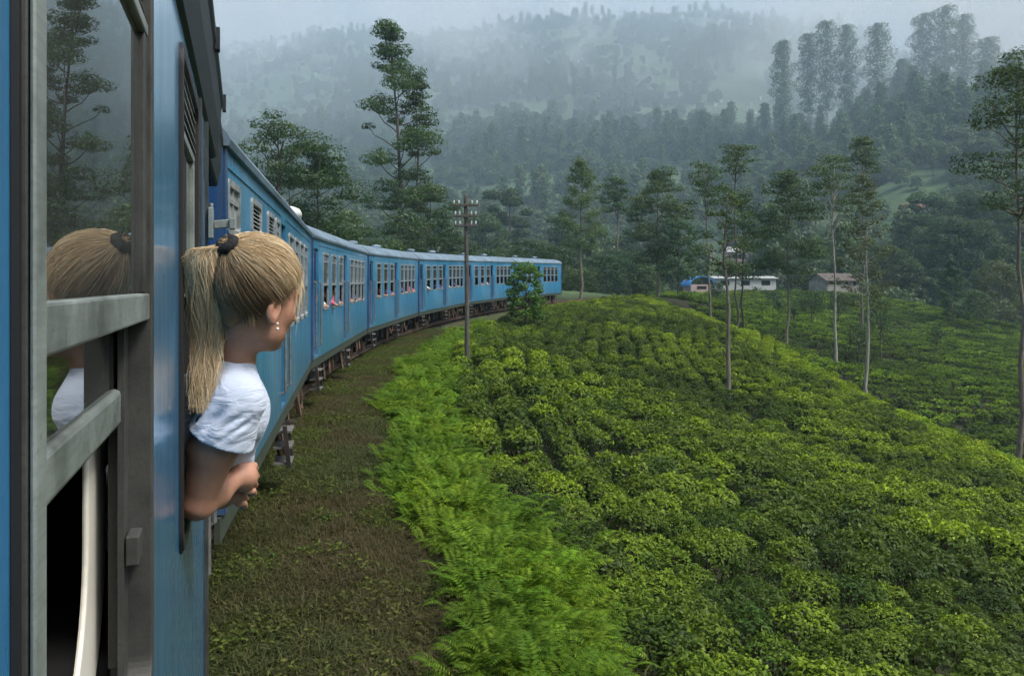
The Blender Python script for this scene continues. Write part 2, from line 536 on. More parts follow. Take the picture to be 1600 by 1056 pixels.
FR = [150, 180, 215, 260, 320, 400, 470, 560, 660, 780, 900, 1050, 1250, 1500, 1650]
FAR = {   # azimuth in degrees: heights along the ray
    -60: [0, -2, -4, -2, 6, 20, 34, 52, 76, 110, 150, 200, 250, 300, 320],
    -24: [-2, -5, -8, -4, 6, 22, 38, 62, 92, 132, 178, 235, 300, 350, 370],
    -10: [-3, -8, -10, -4, 10, 32, 52, 84, 122, 170, 225, 300, 370, 410, 420],
      5: [-4, -9, -12, -4, 12, 38, 62, 98, 140, 195, 255, 335, 400, 430, 440],
     16: [-4, -10, -13, -4, 16, 46, 70, 104, 142, 190, 245, 320, 400, 430, 440],
     21: [-4, -10, -12, -1, 24, 56, 72, 88, 120, 170, 230, 300, 380, 410, 420],
     27: [-5, -11, -9, 6, 36, 72, 88, 82, 84, 125, 180, 250, 320, 370, 380],
     34: [-8, -13, -6, 10, 42, 78, 92, 86, 84, 110, 150, 210, 270, 310, 320],
     60: [-14, -16, -6, 12, 44, 80, 96, 92, 92, 100, 130, 170, 220, 260, 280],
}
_FA = sorted(FAR)
_FT = np.array([FAR[a] for a in _FA], float)
FAR_K = 2.4
def h_far(X, Y):
    rw = np.hypot(X, Y); az = np.degrees(np.arctan2(X, Y))
    r = np.where(rw > 215, 215 + (rw-215)/FAR_K, rw)          # the range lies FAR_K times farther back than the table
    grow = rw/r
    az = np.clip(az, -60, 60)
    cols = np.stack([np.interp(r, FR, row) for row in _FT])
    k = np.clip(np.searchsorted(_FA, az) - 1, 0, len(_FA)-2)
    A = np.array(_FA, float)
    f = np.clip((az - A[k])/(A[k+1]-A[k]), 0, 1); f = f*f*(3-2*f)
    idx = np.indices(az.shape)
    lo = np.take_along_axis(cols, k[None], 0)[0]; hi = np.take_along_axis(cols, (k+1)[None], 0)[0]
    h = lo*(1-f)+hi*f
    amp = np.clip((r-200)/800, 0, 1)
    return h*grow + amp*150*fbm(X/520+5, Y/520+3, 3, 4) + np.clip((r-170)/100,0,1)*7*fbm(X/60, Y/60, 11, 3)

def H(X, Y):
    X = np.asarray(X, float); Y = np.asarray(Y, float)
    shp = X.shape
    X = np.atleast_1d(X).ravel(); Y = np.atleast_1d(Y).ravel()
    r = np.hypot(X, Y)
    front = np.clip((r-150)/45, 0, 1); front = front*front*(3-2*front)
    near = np.zeros_like(X)
    m = front < 1
    near[m] = h_near(X[m], Y[m]) + 0.25*fbm(X[m]/6, Y[m]/6, 5, 3)
    # the formation of the railway
    t = track_t(X, Y); a = track_a(X, Y)
    bed = GROUND + grade(a) + 0.05*fbm(X/0.9, Y/0.9, 21, 3)
    bed = bed - 0.10*np.clip((t-0.9)/0.8, 0, 1)
    k = np.clip((t-1.7)/2.6, 0, 1)*(t > 0) + np.clip((-t-5)/6, 0, 1)*(t <= 0)
    k = np.maximum(k, np.clip((a-82)/25, 0, 1)); k = np.maximum(k, np.clip((-a-60)/30, 0, 1))
    k = k*k*(3-2*k)
    near = bed*(1-k) + near*k
    far = np.zeros_like(X)
    m = front > 0
    if m.any(): far[m] = h_far(X[m], Y[m])
    return (near*(1-front) + far*front).reshape(shp)
def Hs(x, y): return float(H(np.array([x]), np.array([y]))[0])

# ------------------------------------------------------------------ ground sheet
def ground_material():
    m, nt, o = mat_new('soil, grass and hillside scrub')
    p = principled(nt, o, Roughness=0.95)
    p.inputs['Specular IOR Level'].default_value = 0.15
    pos = world_pos(nt)
    at = nnode(nt, 'ShaderNodeAttribute', attribute_name='zone')      # R trackside, G tea, B far hillside
    sep = nt.nodes.new('ShaderNodeSeparateColor'); nt.links.new(at.outputs['Color'], sep.inputs[0])
    n1 = noise(nt, 1.3, 6, 0.65, vec=pos); n2 = noise(nt, 9, 5, 0.7, vec=pos); n3 = noise(nt, 0.018, 5, 0.55, vec=pos); n4 = noise(nt, 0.25, 4, 0.6, vec=pos)
    track = mixc(nt, 0.5, ramp(nt, n1, [(0.3, (0.038, 0.032, 0.017)), (0.5, (0.080, 0.058, 0.034)), (0.68, (0.15, 0.10, 0.066))]),
                 ramp(nt, n2, [(0.3, (0.022, 0.024, 0.010)), (0.7, (0.125, 0.105, 0.065))]))
    tea = ramp(nt, n2, [(0.3, (0.012, 0.015, 0.007)), (0.7, (0.035, 0.035, 0.018))])
    hill = mixc(nt, 0.45, ramp(nt, n3, [(0.38, (0.034, 0.056, 0.028)), (0.52, (0.062, 0.105, 0.042)), (0.66, (0.095, 0.14, 0.055))]),
                ramp(nt, n4, [(0.3, (0.02, 0.034, 0.018)), (0.7, (0.075, 0.115, 0.05))]))
    n5 = noise(nt, 0.55, 5, 0.6, vec=pos)
    track = mixc(nt, ramp(nt, n5, [(0.40, (0, 0, 0)), (0.56, (0.9,)*3)]), track, ramp(nt, n2, [(0.3, (0.020, 0.034, 0.010)), (0.7, (0.06, 0.085, 0.028))]))
    c = mixc(nt, sep.outputs[0], tea, track)
    c = mixc(nt, sep.outputs[2], c, hill)
    nt.links.new(c, p.inputs['Base Color'])
    bump(nt, n2, p, 0.6, 0.05)
    return m
M['ground'] = ground_material()

def build_ground():
    az = np.concatenate([np.linspace(-180, -50, 40, endpoint=False), np.linspace(-50, 50, 330), np.linspace(50, 180, 40, endpoint=False)[1:]])
    rr = np.concatenate([np.linspace(0.3, 12, 60, endpoint=False), np.geomspace(12, 200, 200, endpoint=False), np.geomspace(200, 3600, 160)])
    A, Rr = np.meshgrid(np.radians(az), rr)
    X, Y = Rr*np.sin(A), Rr*np.cos(A)
    Z = H(X, Y)
    nr, na = X.shape
    v = np.stack([X, Y, Z], -1).reshape(-1, 3)
    i, j = np.meshgrid(np.arange(nr-1), np.arange(na), indexing='ij')
    j2 = (j+1) % na
    q = np.stack([i*na+j, i*na+j2, (i+1)*na+j2, (i+1)*na+j], -1).reshape(-1, 4)[:, ::-1]
    c = len(v)
    v = np.concatenate([v, [[0, 0, Hs(0.01, 0.01)]]])
    tri = np.stack([np.full(na, c), np.arange(na), (np.arange(na)+1) % na], -1)[:, ::-1]
    me = mesh_np('ground', v, q, tri, M['ground'], smooth=True)
    Xf, Yf = v[:,0], v[:,1]
    t = track_t(Xf, Yf); a = track_a(Xf, Yf); r = np.hypot(Xf, Yf)
    jit = 0.7*fbm(Xf/1.2, Yf/1.2, 31, 3)
    zr = np.clip((2.2 + jit - t)/0.8, 0, 1)*np.clip((70-r)/12, 0, 1)
    zb = np.clip((r-145)/30, 0, 1)
    zb = np.maximum(zb, np.clip((-t-5)/4, 0, 1))
    colr = np.stack([zr, 1-zr, zb, np.ones_like(zr)], -1).astype(np.float32)
    ca = me.color_attributes.new('zone', 'FLOAT_COLOR', 'POINT')
    ca.data.foreach_set('color', colr.ravel())
    o = link('ground', me)
    tag(o, 'earth of the trackside, tea slopes and misty mountainside', 'ground', kind='structure')
build_ground()

# ------------------------------------------------------------------ track
def build_track():
    mb = MB()
    aa = np.linspace(-25, 84, 90)
    gauge = 1.676
    for side in (-1, 1):
        tc_ = -1.3 + side*gauge/2
        prof = [(-0.065, -0.13), (0.065, -0.13), (0.065, -0.115), (0.012, -0.10), (0.012, -0.04), (0.035, -0.03), (0.035, 0), (-0.035, 0), (-0.035, -0.03), (-0.012, -0.04), (-0.012, -0.10), (-0.065, -0.115)]
        loops = []
        for a in aa:
            l = []
            for dt, dz in prof:
                x, y = track_pt(a, tc_+dt)
                l.append((x, y, GROUND + 0.26 + float(grade(a)) + dz))
            loops.append(l)
        mb.loft(loops)
    o = mb.build('railway_track', M['rust'])
    tag(o, 'rusty steel rails running in a curve under the blue train', 'railway track', kind='structure')
    sl = MB().box((-1.15, -0.12, -0.09), (1.12, 0.12, 0.03)).mesh('sleeper', M['under'])
    k = 0
    for a in np.arange(-8, 84, 0.75):
        x, y = track_pt(a, -1.3)
        s = link('sleeper', sl, o)
        ang = math.atan2(y-CC[1], x-CC[0])
        s.location = (x, y, GROUND + 0.02 + float(grade(a)))
        s.rotation_euler = (0, 0, ang)
build_track()
# ------------------------------------------------------------------ train
GUT, SKIRT, CARW = 0.96, -1.54, 2.62
def roof_loops(y0, y1, n=10, out=0.035):
    prof = [(out, GUT-0.035), (out+0.012, GUT+0.01), (out-0.005, GUT+0.045), (-0.06, GUT+0.14), (-0.20, GUT+0.245), (-0.42, GUT+0.32), (-0.75, GUT+0.375), (-1.31, GUT+0.40)]
    full = prof + [(-CARW - x, z) for x, z in prof[-2::-1]]
    bottom = [(-CARW+0.02, GUT-0.035), (-0.02, GUT-0.035)]
    return [[(x, y, z) for x, z in full + bottom] for y in np.linspace(y0, y1, n)]

def lining(parent, y0, y1):
    mb = MB()
    a, b = y0+0.04, y1-0.04
    mb.add([(-2.5,a,-1.2),(-2.5,b,-1.2),(-2.5,b,0.9),(-2.5,a,0.9)], [(0,1,2,3)])
    mb.add([(-2.5,a,-1.2),(-0.06,a,-1.2),(-0.06,b,-1.2),(-2.5,b,-1.2)], [(0,1,2,3)])
    mb.add([(-2.5,a,0.9),(-0.06,a,0.9),(-0.06,b,0.9),(-2.5,b,0.9)], [(0,1,2,3)])
    for y in (a, b):
        mb.add([(-2.5,y,-1.2),(-0.06,y,-1.2),(-0.06,y,0.9),(-2.5,y,0.9)], [(0,1,2,3)])
    return mb.build('interior', M['inside'], parent)

def underframe(parent, L, seed=0):
    rg = random.Random(seed)
    mb = MB(); mb.box((-0.05, 0.05, SKIRT-0.17), (-0.001-0.012, L-0.05, SKIRT-0.002)); mb.box((-2.6, 0.05, SKIRT-0.17), (-2.55, L-0.05, SKIRT-0.002))
    mb.build('solebar', M['skirt'], parent)
    for k in range(5):
        y = L*(0.36+0.06*k)
        MB().box((-0.75, y, SKIRT-0.55-0.1*rg.random()), (-0.25-0.1*rg.random(), y+L*0.04, SKIRT-0.172)).build('equipment_box', M['under'], parent)
    MB().box((-1.8, L*0.34, SKIRT-0.6), (-0.9, L*0.66, SKIRT-0.172)).build('centre_beam', M['under'], parent)
    for k in range(9):
        y = L*(0.1+0.8*rg.random())
        MB().bar((-0.12, y, SKIRT-0.171), (-0.12+0.1*rg.random(), y+0.2*rg.random()-0.1, SKIRT-0.45-0.25*rg.random()), 0.05).build('hanger', M['rust'], parent)
    for yc in (0.19*L, 0.81*L):
        bg = MB()
        for x in (-0.42, -2.2):
            bg.box((x-0.05, yc-1.15, -2.0), (x+0.05, yc+1.15, -1.86))
            bg.box((x-0.07, yc-0.28, -2.12), (x+0.09, yc+0.28, -1.72))
            for s in (-1, 1):
                bg.box((x-0.07, yc+s*0.95-0.14, -2.06), (x+0.12, yc+s*0.95+0.14, -1.76))
                bg.bar((x, yc+s*0.3, -1.74), (x, yc+s*0.75, -1.95), 0.07)
                bg.tube([(x+0.05, yc+s*0.45, -2.0), (x+0.05, yc+s*0.45, -1.70)], 0.07, 8)
        bg.box((-2.2, yc-0.2, -1.95), (-0.42, yc+0.2, -1.713))
        bo = bg.build('bogie', M['under'], parent)
        for s in (-1, 1):
            wm = MB()
            for x in (-0.46, -2.14):
                wm.tube([(x-0.06, yc+s*0.95, -1.915), (x+0.06, yc+s*0.95, -1.915)], 0.44, 20)
            wm.tube([(-2.14, yc+s*0.95, -1.915), (-0.46, yc+s*0.95, -1.915)], 0.07, 8)
            wm.build('wheel', M['rust'], bo)

def steps(parent, y, n=3, x=0.03):
    for s in (-0.21, 0.21):
        MB().bar((x, y+s, SKIRT-0.16), (x+0.05, y+s, SKIRT-0.66), 0.035, 0.05).build('step_rail', M['under'], parent)
    for k in range(n):
        z = SKIRT - 0.22 - 0.19*k
        MB().box((x-0.13, y-0.2, z-0.025), (x+0.08, y+0.2, z)).build('step', M['steel'], parent)

def handrail(parent, y, z0, z1, x=0.05):
    MB().tube([(0.0, y, z0), (x, y, z0+0.03), (x, y, z1-0.03), (0.0, y, z1)], 0.016, 8).build('handrail', M['steel'], parent)

WIN_T, WIN_B, WIN_M = 0.66, -0.56, -0.02
_wcache = {}
def window(parent, y0, y1, z1=WIN_T, z0=WIN_B, kind='saloon'):
    w = round(y1-y0, 3)
    key = (w, z1, z0, kind)
    if key not in _wcache:
        fr = MB(); ring(fr, rrect(-0.02, w+0.02, z0-0.02, z1+0.02, 0.05), rrect(0.025, w-0.025, z0+0.03, z1-0.03, 0.035), -0.03, 0.012)
        gl = None
        if kind == 'saloon':
            fr.box((-0.035, 0.02, WIN_M-0.03), (0.004, w-0.02, WIN_M+0.03))
            fr.box((-0.035, 0.02, z1-0.20), (0.0, w-0.02, z1-0.16))
            gl = MB().box((-0.024, 0.022, WIN_M+0.031), (-0.018, w-0.022, z1-0.201))
            gl.box((-0.024, 0.022, z1-0.159), (-0.018, w-0.022, z1-0.028))
            gm = M['glass_far']
        elif kind == 'louvre':
            n = 6
            for k in range(n):
                z = z0+0.05 + (z1-z0-0.1)*k/(n-1)
                fr.add([(-0.05, 0.02, z+0.03), (-0.05, w-0.02, z+0.03), (0.0, w-0.02, z-0.02), (0.0, 0.02, z-0.02), (-0.05, 0.02, z+0.035), (-0.05, w-0.02, z+0.035), (0.0, w-0.02, z-0.015), (0.0, 0.02, z-0.015)],
                       [(0,1,2,3),(7,6,5,4),(0,4,5,1),(1,5,6,2),(2,6,7,3),(3,7,4,0)])
            gl = MB().box((-0.07, 0.0, z0), (-0.06, w, z1)); gm = M['black']
        else:
            fr.box((-0.03, w/2-0.012, z0), (0.0, w/2+0.012, z1))
            fr.box((-0.03, 0, z1-0.14), (0.002, w, z1-0.11))
            gl = MB().box((-0.024, 0.02, z0+0.02), (-0.014, w-0.02, z1-0.02)); gm = M['frost']
        _wcache[key] = (fr.mesh('window', M['alu']), gl.mesh('pane', gm))
    a, b = _wcache[key]
    o = link('window', a, parent); o.location = (0, y0, 0)
    link('pane', b, o)
    return o

def end_door(parent, y0, y1, z1=0.72):
    """recessed carriage door with a drop window, between two grab rails"""
    w = y1-y0
    mb = MB(); wall_with_holes(mb, y0+0.002, y1-0.002, SKIRT+0.06, z1-0.002, [(y0+w*0.22, y1-w*0.22, 0.02, z1-0.1)], t=-0.045, depth=0.03)
    d = mb.build('door', M['navy'], parent)
    fr = MB(); ring(fr, rrect(y0+w*0.16, y1-w*0.16, -0.02, z1-0.06, 0.03), rrect(y0+w*0.22, y1-w*0.22, 0.02, z1-0.1, 0.025), -0.06, -0.038)
    fr.build('door_window', M['alu_dark'], d)
    MB().tube([(-0.045, y1-0.08, -0.36), (-0.01, y1-0.08, -0.36), (-0.01, y1-0.08, -0.22), (-0.045, y1-0.08, -0.22)], 0.012, 6).build('handle', M['steel'], d)

def carriage(idx, label, layout):
    th = TH0 + DTH*idx
    x0, y0 = P0
    for k in range(idx):
        x0 += L_CAR*math.sin(TH0+DTH*k); y0 += L_CAR*math.cos(TH0+DTH*k)
    slope = math.atan2(JZ[idx+1]-JZ[idx], L_CAR)
    root = empty('train_carriage', (x0, y0, JZ[idx]), -th, slope)
    tag(root, label, 'train carriage', 'blue carriages of the train')
    L = L_CAR; a, b = 0.12, L-0.12
    holes, doors = [], []
    for kind, u0, u1, *zz in layout:
        zt, zb = (zz if zz else (WIN_T, WIN_B))
        if kind == 'door':
            holes.append((u0*L, u1*L, SKIRT+0.06, 0.72)); doors.append((u0*L, u1*L))
        else:
            holes.append((u0*L, u1*L, zb, zt))
    mb = MB()
    wall_with_holes(mb, a, b, SKIRT, GUT-0.036, holes, 0.0, 0.045)
    mb.cm = 0
    mb.add([(-CARW,a,SKIRT),(-CARW,b,SKIRT),(-CARW,b,GUT-0.036),(-CARW,a,GUT-0.036)], [(0,1,2,3)])
    mb.add([(-CARW,a,SKIRT),(0,a,SKIRT),(0,b,SKIRT),(-CARW,b,SKIRT)], [(0,1,2,3)])
    mb.cm = 1
    for y in (a, b):
        mb.add([(-CARW,y,SKIRT),(0,y,SKIRT),(0,y,GUT-0.036),(-CARW,y,GUT-0.036)], [(0,1,2,3)])
        e = -1 if y == a else 1
        mb.box((-0.10, y + (0 if e > 0 else -0.03), SKIRT+0.01), (-0.002, y + (0.03 if e > 0 else 0), GUT-0.04))
        mb.box((-1.9, y + (0.002 if e > 0 else -0.16), SKIRT+0.1), (-0.7, y + (0.16 if e > 0 else -0.002), GUT-0.1))
    body = mb.build('body', [M['blue'], M['navy']], root)
    # corner posts and raised belt mouldings on the body side
    for (y, w) in ((a, 0.10), (b-0.10, 0.10)):
        MB().box((0.002, y, SKIRT+0.004), (0.012, y+w, GUT-0.04)).build('corner_post', M['navy'], body)
    segs = sorted(doors); cur = a+0.11
    for d0, d1 in segs + [(b-0.11, b)]:
        if d0-cur > 0.1:
            MB().box((0.001, cur, 0.80), (0.010, d0-0.06, 0.82)).build('belt_moulding', M['blue'], body)
        cur = d1+0.06
    rf = MB().loft(roof_loops(a-0.03, b+0.03)).build('roof', M['roof'], root, smooth=False)
    for k in range(2):
        y = L*(0.30+0.40*k)
        vm = MB(); vm.loft([[( -1.31+r*math.cos(t), y+r*1.3*math.sin(t), GUT+0.38+z) for t in np.linspace(0, 2*math.pi, 12, endpoint=False)] for r, z in ((0.16,0),(0.16,0.08),(0.22,0.09),(0.20,0.15),(0.08,0.19))])
        vm.build('roof_ventilator', M['roof'], rf)
    lining(root, a, b)
    for kind, u0, u1, *zz in layout:
        if kind == 'door':
            end_door(root, u0*L, u1*L)
            handrail(root, u0*L-0.05, -1.3, 0.05); handrail(root, u1*L+0.05, -1.3, 0.05)
            steps(root, (u0+u1)*L/2)
        else:
            window(root, u0*L, u1*L, *(zz if zz else (WIN_T, WIN_B)), kind=kind)
    underframe(root, L, idx)
    # rain streak rivets: the door stops low on the side
    return root

STD = [('door', .030, .078), ('saloon', .137, .205), ('saloon', .250, .318), ('saloon', .363, .431), ('door', .448, .502),
       ('saloon', .570, .636), ('saloon', .657, .723), ('saloon', .744, .810), ('saloon', .831, .897)]
SECOND = [('frost', .026, .076, .715, .36), ('louvre', .145, .205, .72, .44), ('louvre', .262, .315, .72, .44), ('frost', .335, .375, .72, .44),
          ('door', .400, .452), ('saloon', .500, .566), ('saloon', .600, .666), ('saloon', .700, .766), ('saloon', .800, .866)]
CARS = []
CARS.append(carriage(0, 'blue carriage with frosted and louvred lavatory windows just past the woman', SECOND))
CARS.append(carriage(1, 'blue carriage whose windows show beside the womans face, third from the camera', STD))
CARS.append(carriage(2, 'blue carriage between the woman and the telegraph pole, fourth from the camera', STD))
CARS.append(carriage(3, 'blue carriage crossed by the telegraph pole near its middle', STD))
CARS.append(carriage(4, 'blue carriage partly hidden by the small roadside sapling, second from the front', STD))
CARS.append(carriage(5, 'foremost visible blue carriage vanishing behind the tea slope', STD))
# white roof dome of the second carriage
_dm = MB(); _dm.loft([[(-0.36+r*math.cos(t), 9.9+r*1.6*math.sin(t), GUT+0.26+z) for t in np.linspace(0, 2*math.pi, 14, endpoint=False)] for r, z in ((0.24,0),(0.24,0.10),(0.20,0.17),(0.10,0.21),(0.02,0.22))])
_dm.build('roof_dome', M['white'], CARS[0], smooth=True)

# ---- the near carriage: the camera leans out of it
TH1 = math.atan2(-420.0, F_PX)
K1 = 1/math.cos(TH1)
D1 = 0.14
def ly(px, d=D1):
    """distance along the near carriage at which its side, d from the eye line, meets image column px"""
    Yv = d*F_PX/(380.0-px)
    return K1*Yv + 0.3185*(d-D1)
def near_carriage():
    root = empty('train_carriage', (-D1, 0, 0), -TH1)
    tag(root, 'blue carriage closest to the camera, seen along its open windows', 'train carriage', 'blue carriages of the train')
    w1 = (ly(30), ly(229), -0.585, 0.520)
    w2 = (ly(280.5), ly(306), -0.585, 0.520)
    y_end = 3.06; y_in = 5.05
    zt = 0.60
    mb = MB()
    wall_with_holes(mb, -2.0, y_end, SKIRT, zt, [w1, w2], 0.0, 0.035)
    T2 = -0.07
    mb.add([(0,y_end,SKIRT),(T2,y_end,SKIRT),(T2,y_end,zt),(0,y_end,zt)], [(0,1,2,3)])
    wall_with_holes(mb, y_end, y_in, SKIRT, GUT-0.04, [(3.30, 3.62, -0.56, 0.62), (3.95, 4.62, SKIRT+0.06, 0.72)], T2, 0.03)
    mb.add([(-CARW,-2,SKIRT),(-CARW,y_in,SKIRT),(-CARW,y_in,GUT),(-CARW,-2,GUT)], [(0,1,2,3)])
    mb.add([(-CARW,-2,SKIRT),(0,-2,SKIRT),(0,y_end,SKIRT),(-CARW,y_end,SKIRT)], [(0,1,2,3)])
    mb.add([(-CARW,y_end,SKIRT),(T2,y_end,SKIRT),(T2,y_in,SKIRT),(-CARW,y_in,SKIRT)], [(0,1,2,3)])
    mb.cm = 1
    mb.add([(-CARW,y_in,SKIRT),(T2,y_in,SKIRT),(T2,y_in,GUT),(-CARW,y_in,GUT)], [(0,1,2,3)])
    mb.add([(-CARW,-2,SKIRT),(0,-2,SKIRT),(0,-2,GUT),(-CARW,-2,GUT)], [(0,1,2,3)])
    body = mb.build('body', [M['blue_near'], M['navy']], root)
    # flared cantrail and gutter
    ct = MB()
    prof = [(0.001, zt-0.01), (0.012, zt), (0.030, zt+0.10), (0.036, zt+0.22), (0.045, zt+0.24), (0.045, zt+0.275), (-0.04, zt+0.285), (-0.04, zt-0.01)]
    ct.loft([[(x, y, z) for x, z in prof] for y in np.linspace(-2, 3.95, 8)])
    prof2 = [(x-0.025, z) for x, z in prof]
    ct.loft([[(x, y, z) for x, z in prof2] for y in np.linspace(3.96, 5.08, 4)])
    for y in (0.9, 1.9, 2.9, 3.93):
        ct.box((0.040, y, zt+0.215), (0.056, y+0.05, zt+0.29))
    ct.build('cantrail', M['soffit'], body)
    rl = roof_loops(-2, 5.06, 6, out=-0.02)
    MB().loft(rl).build('roof', M['roof'], root)
    lining(root, -2, 5.0)
    # --- window 1
    def win(y0, y1, z0, z1, wid, mat, mat2):
        fr = MB()
        ring(fr, rrect(y0-wid, y1+wid*0.6, z0-wid*0.6, z1+wid, 0.055, 8), rrect(y0+0.012, y1-0.016, z0+0.016, z1-0.012, 0.04, 8), -0.045, 0.009)
        wo = fr.build('window', mat, root, bevel=0.002)
        gk = MB()
        ring(gk, rrect(y0-wid-0.006, y1+wid*0.6+0.006, z0-wid*0.6-0.006, z1+wid+0.006, 0.06, 8), rrect(y0-wid+0.004, y1+wid*0.6-0.004, z0-wid*0.6+0.004, z1+wid-0.004, 0.05, 8), 0.0005, 0.005)
        gk.build('gasket', M['rubber'], wo)
        return wo
    wo = win(w1[0], w1[1], w1[2], w1[3], 0.016, M['alu_dark'], None)
    MB().box((0.0095, w1[0]-0.018, w1[2]+0.03), (0.0135, w1[0]+0.010, w1[3]-0.03)).build('frame_cover', M['alu_dull'], wo, bevel=0.002)
    y0, y1 = w1[0], w1[1]
    us = MB()      # upper fixed sash
    us.box((-0.016, y0+0.013, -0.050), (0.006, y1-0.017, -0.012))
    us.box((-0.016, y0+0.013, 0.352), (0.004, y1-0.017, 0.372))
    us.box((-0.018, y0+0.013, -0.012), (0.005, y0+0.030, 0.352))
    so = us.build('upper_sash', M['alu_dull'], wo, bevel=0.003)
    st = MB(); st.box((-0.018, y1-0.048, -0.0115), (0.003, y1-0.0175, 0.3515))
    st.build('sash_stile', M['alu_dark'], wo, bevel=0.002)
    MB().box((-0.010, y0+0.030, -0.012), (-0.005, y1-0.048, 0.352)).build('pane', M['glass'], wo)
    sl = MB()
    for k in range(5):
        z = 0.385 + 0.028*k
        sl.add([(-0.03,y0+0.02,z+0.02),(-0.03,y1-0.02,z+0.02),(0.0,y1-0.02,z),(0.0,y0+0.02,z),(-0.03,y0+0.02,z+0.024),(-0.03,y1-0.02,z+0.024),(0.0,y1-0.02,z+0.004),(0.0,y0+0.02,z+0.004)],
               [(0,1,2,3),(7,6,5,4),(0,4,5,1),(1,5,6,2),(2,6,7,3),(3,7,4,0)])
    sl.build('louvre', M['alu_dark'], wo)
    d2 = 0.178; t2 = -(d2-D1)*0.948
    ya, yb, yc = ly(20, d2), ly(183, d2), ly(213, d2)
    ls = MB(); ls.box((t2-0.012, ya, -0.192), (t2+0.010, yc, -0.143)); ls.box((t2-0.012, ya, -0.143), (t2+0.006, ya+0.02, -0.03))
    ls.build('lower_sash', M['alu_dull'], wo, bevel=0.006)
    MB().box((t2-0.012, yb, -0.1425), (t2+0.004, yc, -0.03)).build('sash_stile', M['alu_dark'], wo, bevel=0.002)
    MB().box((t2-0.003, ya+0.02, -0.143), (t2+0.001, yb, -0.03)).build('pane', M['glass'], wo)
    jb = MB()   # jamb channel on the far side
    jb.box((-0.046, y1-0.030, w1[2]+0.05), (-0.028, y1-0.018, -0.05)); jb.box((-0.030, y1-0.060, w1[2]+0.03), (-0.022, y1-0.0165, -0.052))
    jb.build('jamb_channel', M['alu_dark'], wo)
    MB().box((-0.020, y1-0.062, -0.385), (-0.003, y1-0.017, -0.345))  .build('stop_block', M['alu_dark'], wo, bevel=0.002)
    si = MB(); si.add([(-0.10,y0,w1[2]+0.02),(-0.10,y1,w1[2]+0.02),(-0.002,y1-0.016,w1[2]+0.004),(-0.002,y0,w1[2]+0.004),(-0.10,y0,w1[2]-0.02),(-0.10,y1,w1[2]-0.02),(-0.002,y1-0.016,w1[2]-0.02),(-0.002,y0,w1[2]-0.02)],
                      [(0,1,2,3),(7,6,5,4),(0,4,5,1),(1,5,6,2),(2,6,7,3),(3,7,4,0)])
    si.box((-0.055, y0, w1[2]+0.012), (-0.047, y1-0.02, w1[2]+0.035))
    si.build('sill', M['alu'], wo)
    d3 = 0.205; t3 = -(d3-D1)*0.948
    it = MB(); ya3, yb3 = -0.25, ly(166, d3)
    ring(it, rrect(ya3, yb3, -0.60, 0.55, 0.24, 12), rrect(ya3+0.05, ly(138, d3), -0.545, 0.50, 0.20, 12), t3-0.008, t3)
    it.build('inner_trim', M['cream'], root, bevel=0.003)
    # dark inner wall panels of the carriage between trim and outer skin
    # --- window 2, where the woman leans out
    y0, y1 = w2[0], w2[1]
    wo = win(y0, y1, w2[2], w2[3], 0.016, M['rubber'], None)
    us = MB(); us.box((-0.026, y0+0.013, -0.03), (-0.002, y1-0.017, 0.004)); us.box((-0.026, y0+0.013, 0.352), (-0.002, y1-0.017, 0.374))
    us.box((-0.026, y1-0.06, 0.004), (-0.002, y1-0.017, 0.352)); us.box((-0.026, y0+0.013, 0.004), (-0.002, y0+0.03, 0.352))
    us.build('upper_sash', M['alu_dull'], wo, bevel=0.002)
    MB().box((-0.017, y0+0.030, 0.004), (-0.012, y1-0.06, 0.352)).build('pane', M['glass'], wo)
    sl = MB()
    for k in range(5):
        z = 0.385 + 0.028*k
        sl.add([(-0.03,y0+0.02,z+0.02),(-0.03,y1-0.02,z+0.02),(0.0,y1-0.02,z),(0.0,y0+0.02,z),(-0.03,y0+0.02,z+0.024),(-0.03,y1-0.02,z+0.024),(0.0,y1-0.02,z+0.004),(0.0,y0+0.02,z+0.004)],
               [(0,1,2,3),(7,6,5,4),(0,4,5,1),(1,5,6,2),(2,6,7,3),(3,7,4,0)])
    sl.build('louvre', M['alu_dull'], wo)
    # --- door end
    fr = MB(); ring(fr, rrect(3.27, 3.65, -0.59, 0.65, 0.05), rrect(3.31, 3.61, -0.55, 0.61, 0.04), T2-0.03, T2+0.012)
    wv = fr.build('window', M['alu_dark'], root)
    MB().box((T2-0.02, 3.30, -0.55), (T2-0.015, 3.62, 0.61)).build('pane', M['glass'], wv)
    dr = MB(); dr.box((T2-0.06, 3.952, SKIRT+0.062), (T2-0.032, 4.618, 0.718))
    dd = dr.build('door', M['navy'], root)
    MB().box((T2-0.034, 4.08, 0.0), (T2-0.029, 4.5, 0.6)).build('door_window', M['rubber'], dd)
    for y, z0, z1 in ((3.86, -1.35, 0.1), (4.70, -1.35, 0.1)):
        MB().tube([(T2, y, z0), (T2+0.05, y, z0+0.03), (T2+0.05, y, z1-0.03), (T2, y, z1)], 0.014, 8).build('handrail', M['steel'], root)
    MB().box((0.003, y_end-0.06, SKIRT+0.05), (0.014, y_end-0.015, zt-0.02)).build('corner_post', M['alu_dark'], body)
    MB().box((0.002, 2.62, -0.6), (0.010, 2.66, zt-0.02)).build('cover_strip', M['alu_dark'], body)
    bk = MB()
    bk.box((0.0145, y_end-0.075, 0.165), (0.032, y_end-0.005, 0.275)); bk.bar((0.032, y_end-0.04, 0.215), (0.095, y_end-0.04, 0.222), 0.022, 0.030); bk.box((0.085, y_end-0.065, 0.200), (0.105, y_end-0.015, 0.240))
    bk.tube([(0.024, y_end-0.04, 0.276), (0.024, y_end-0.04, 0.292)], 0.008, 8)
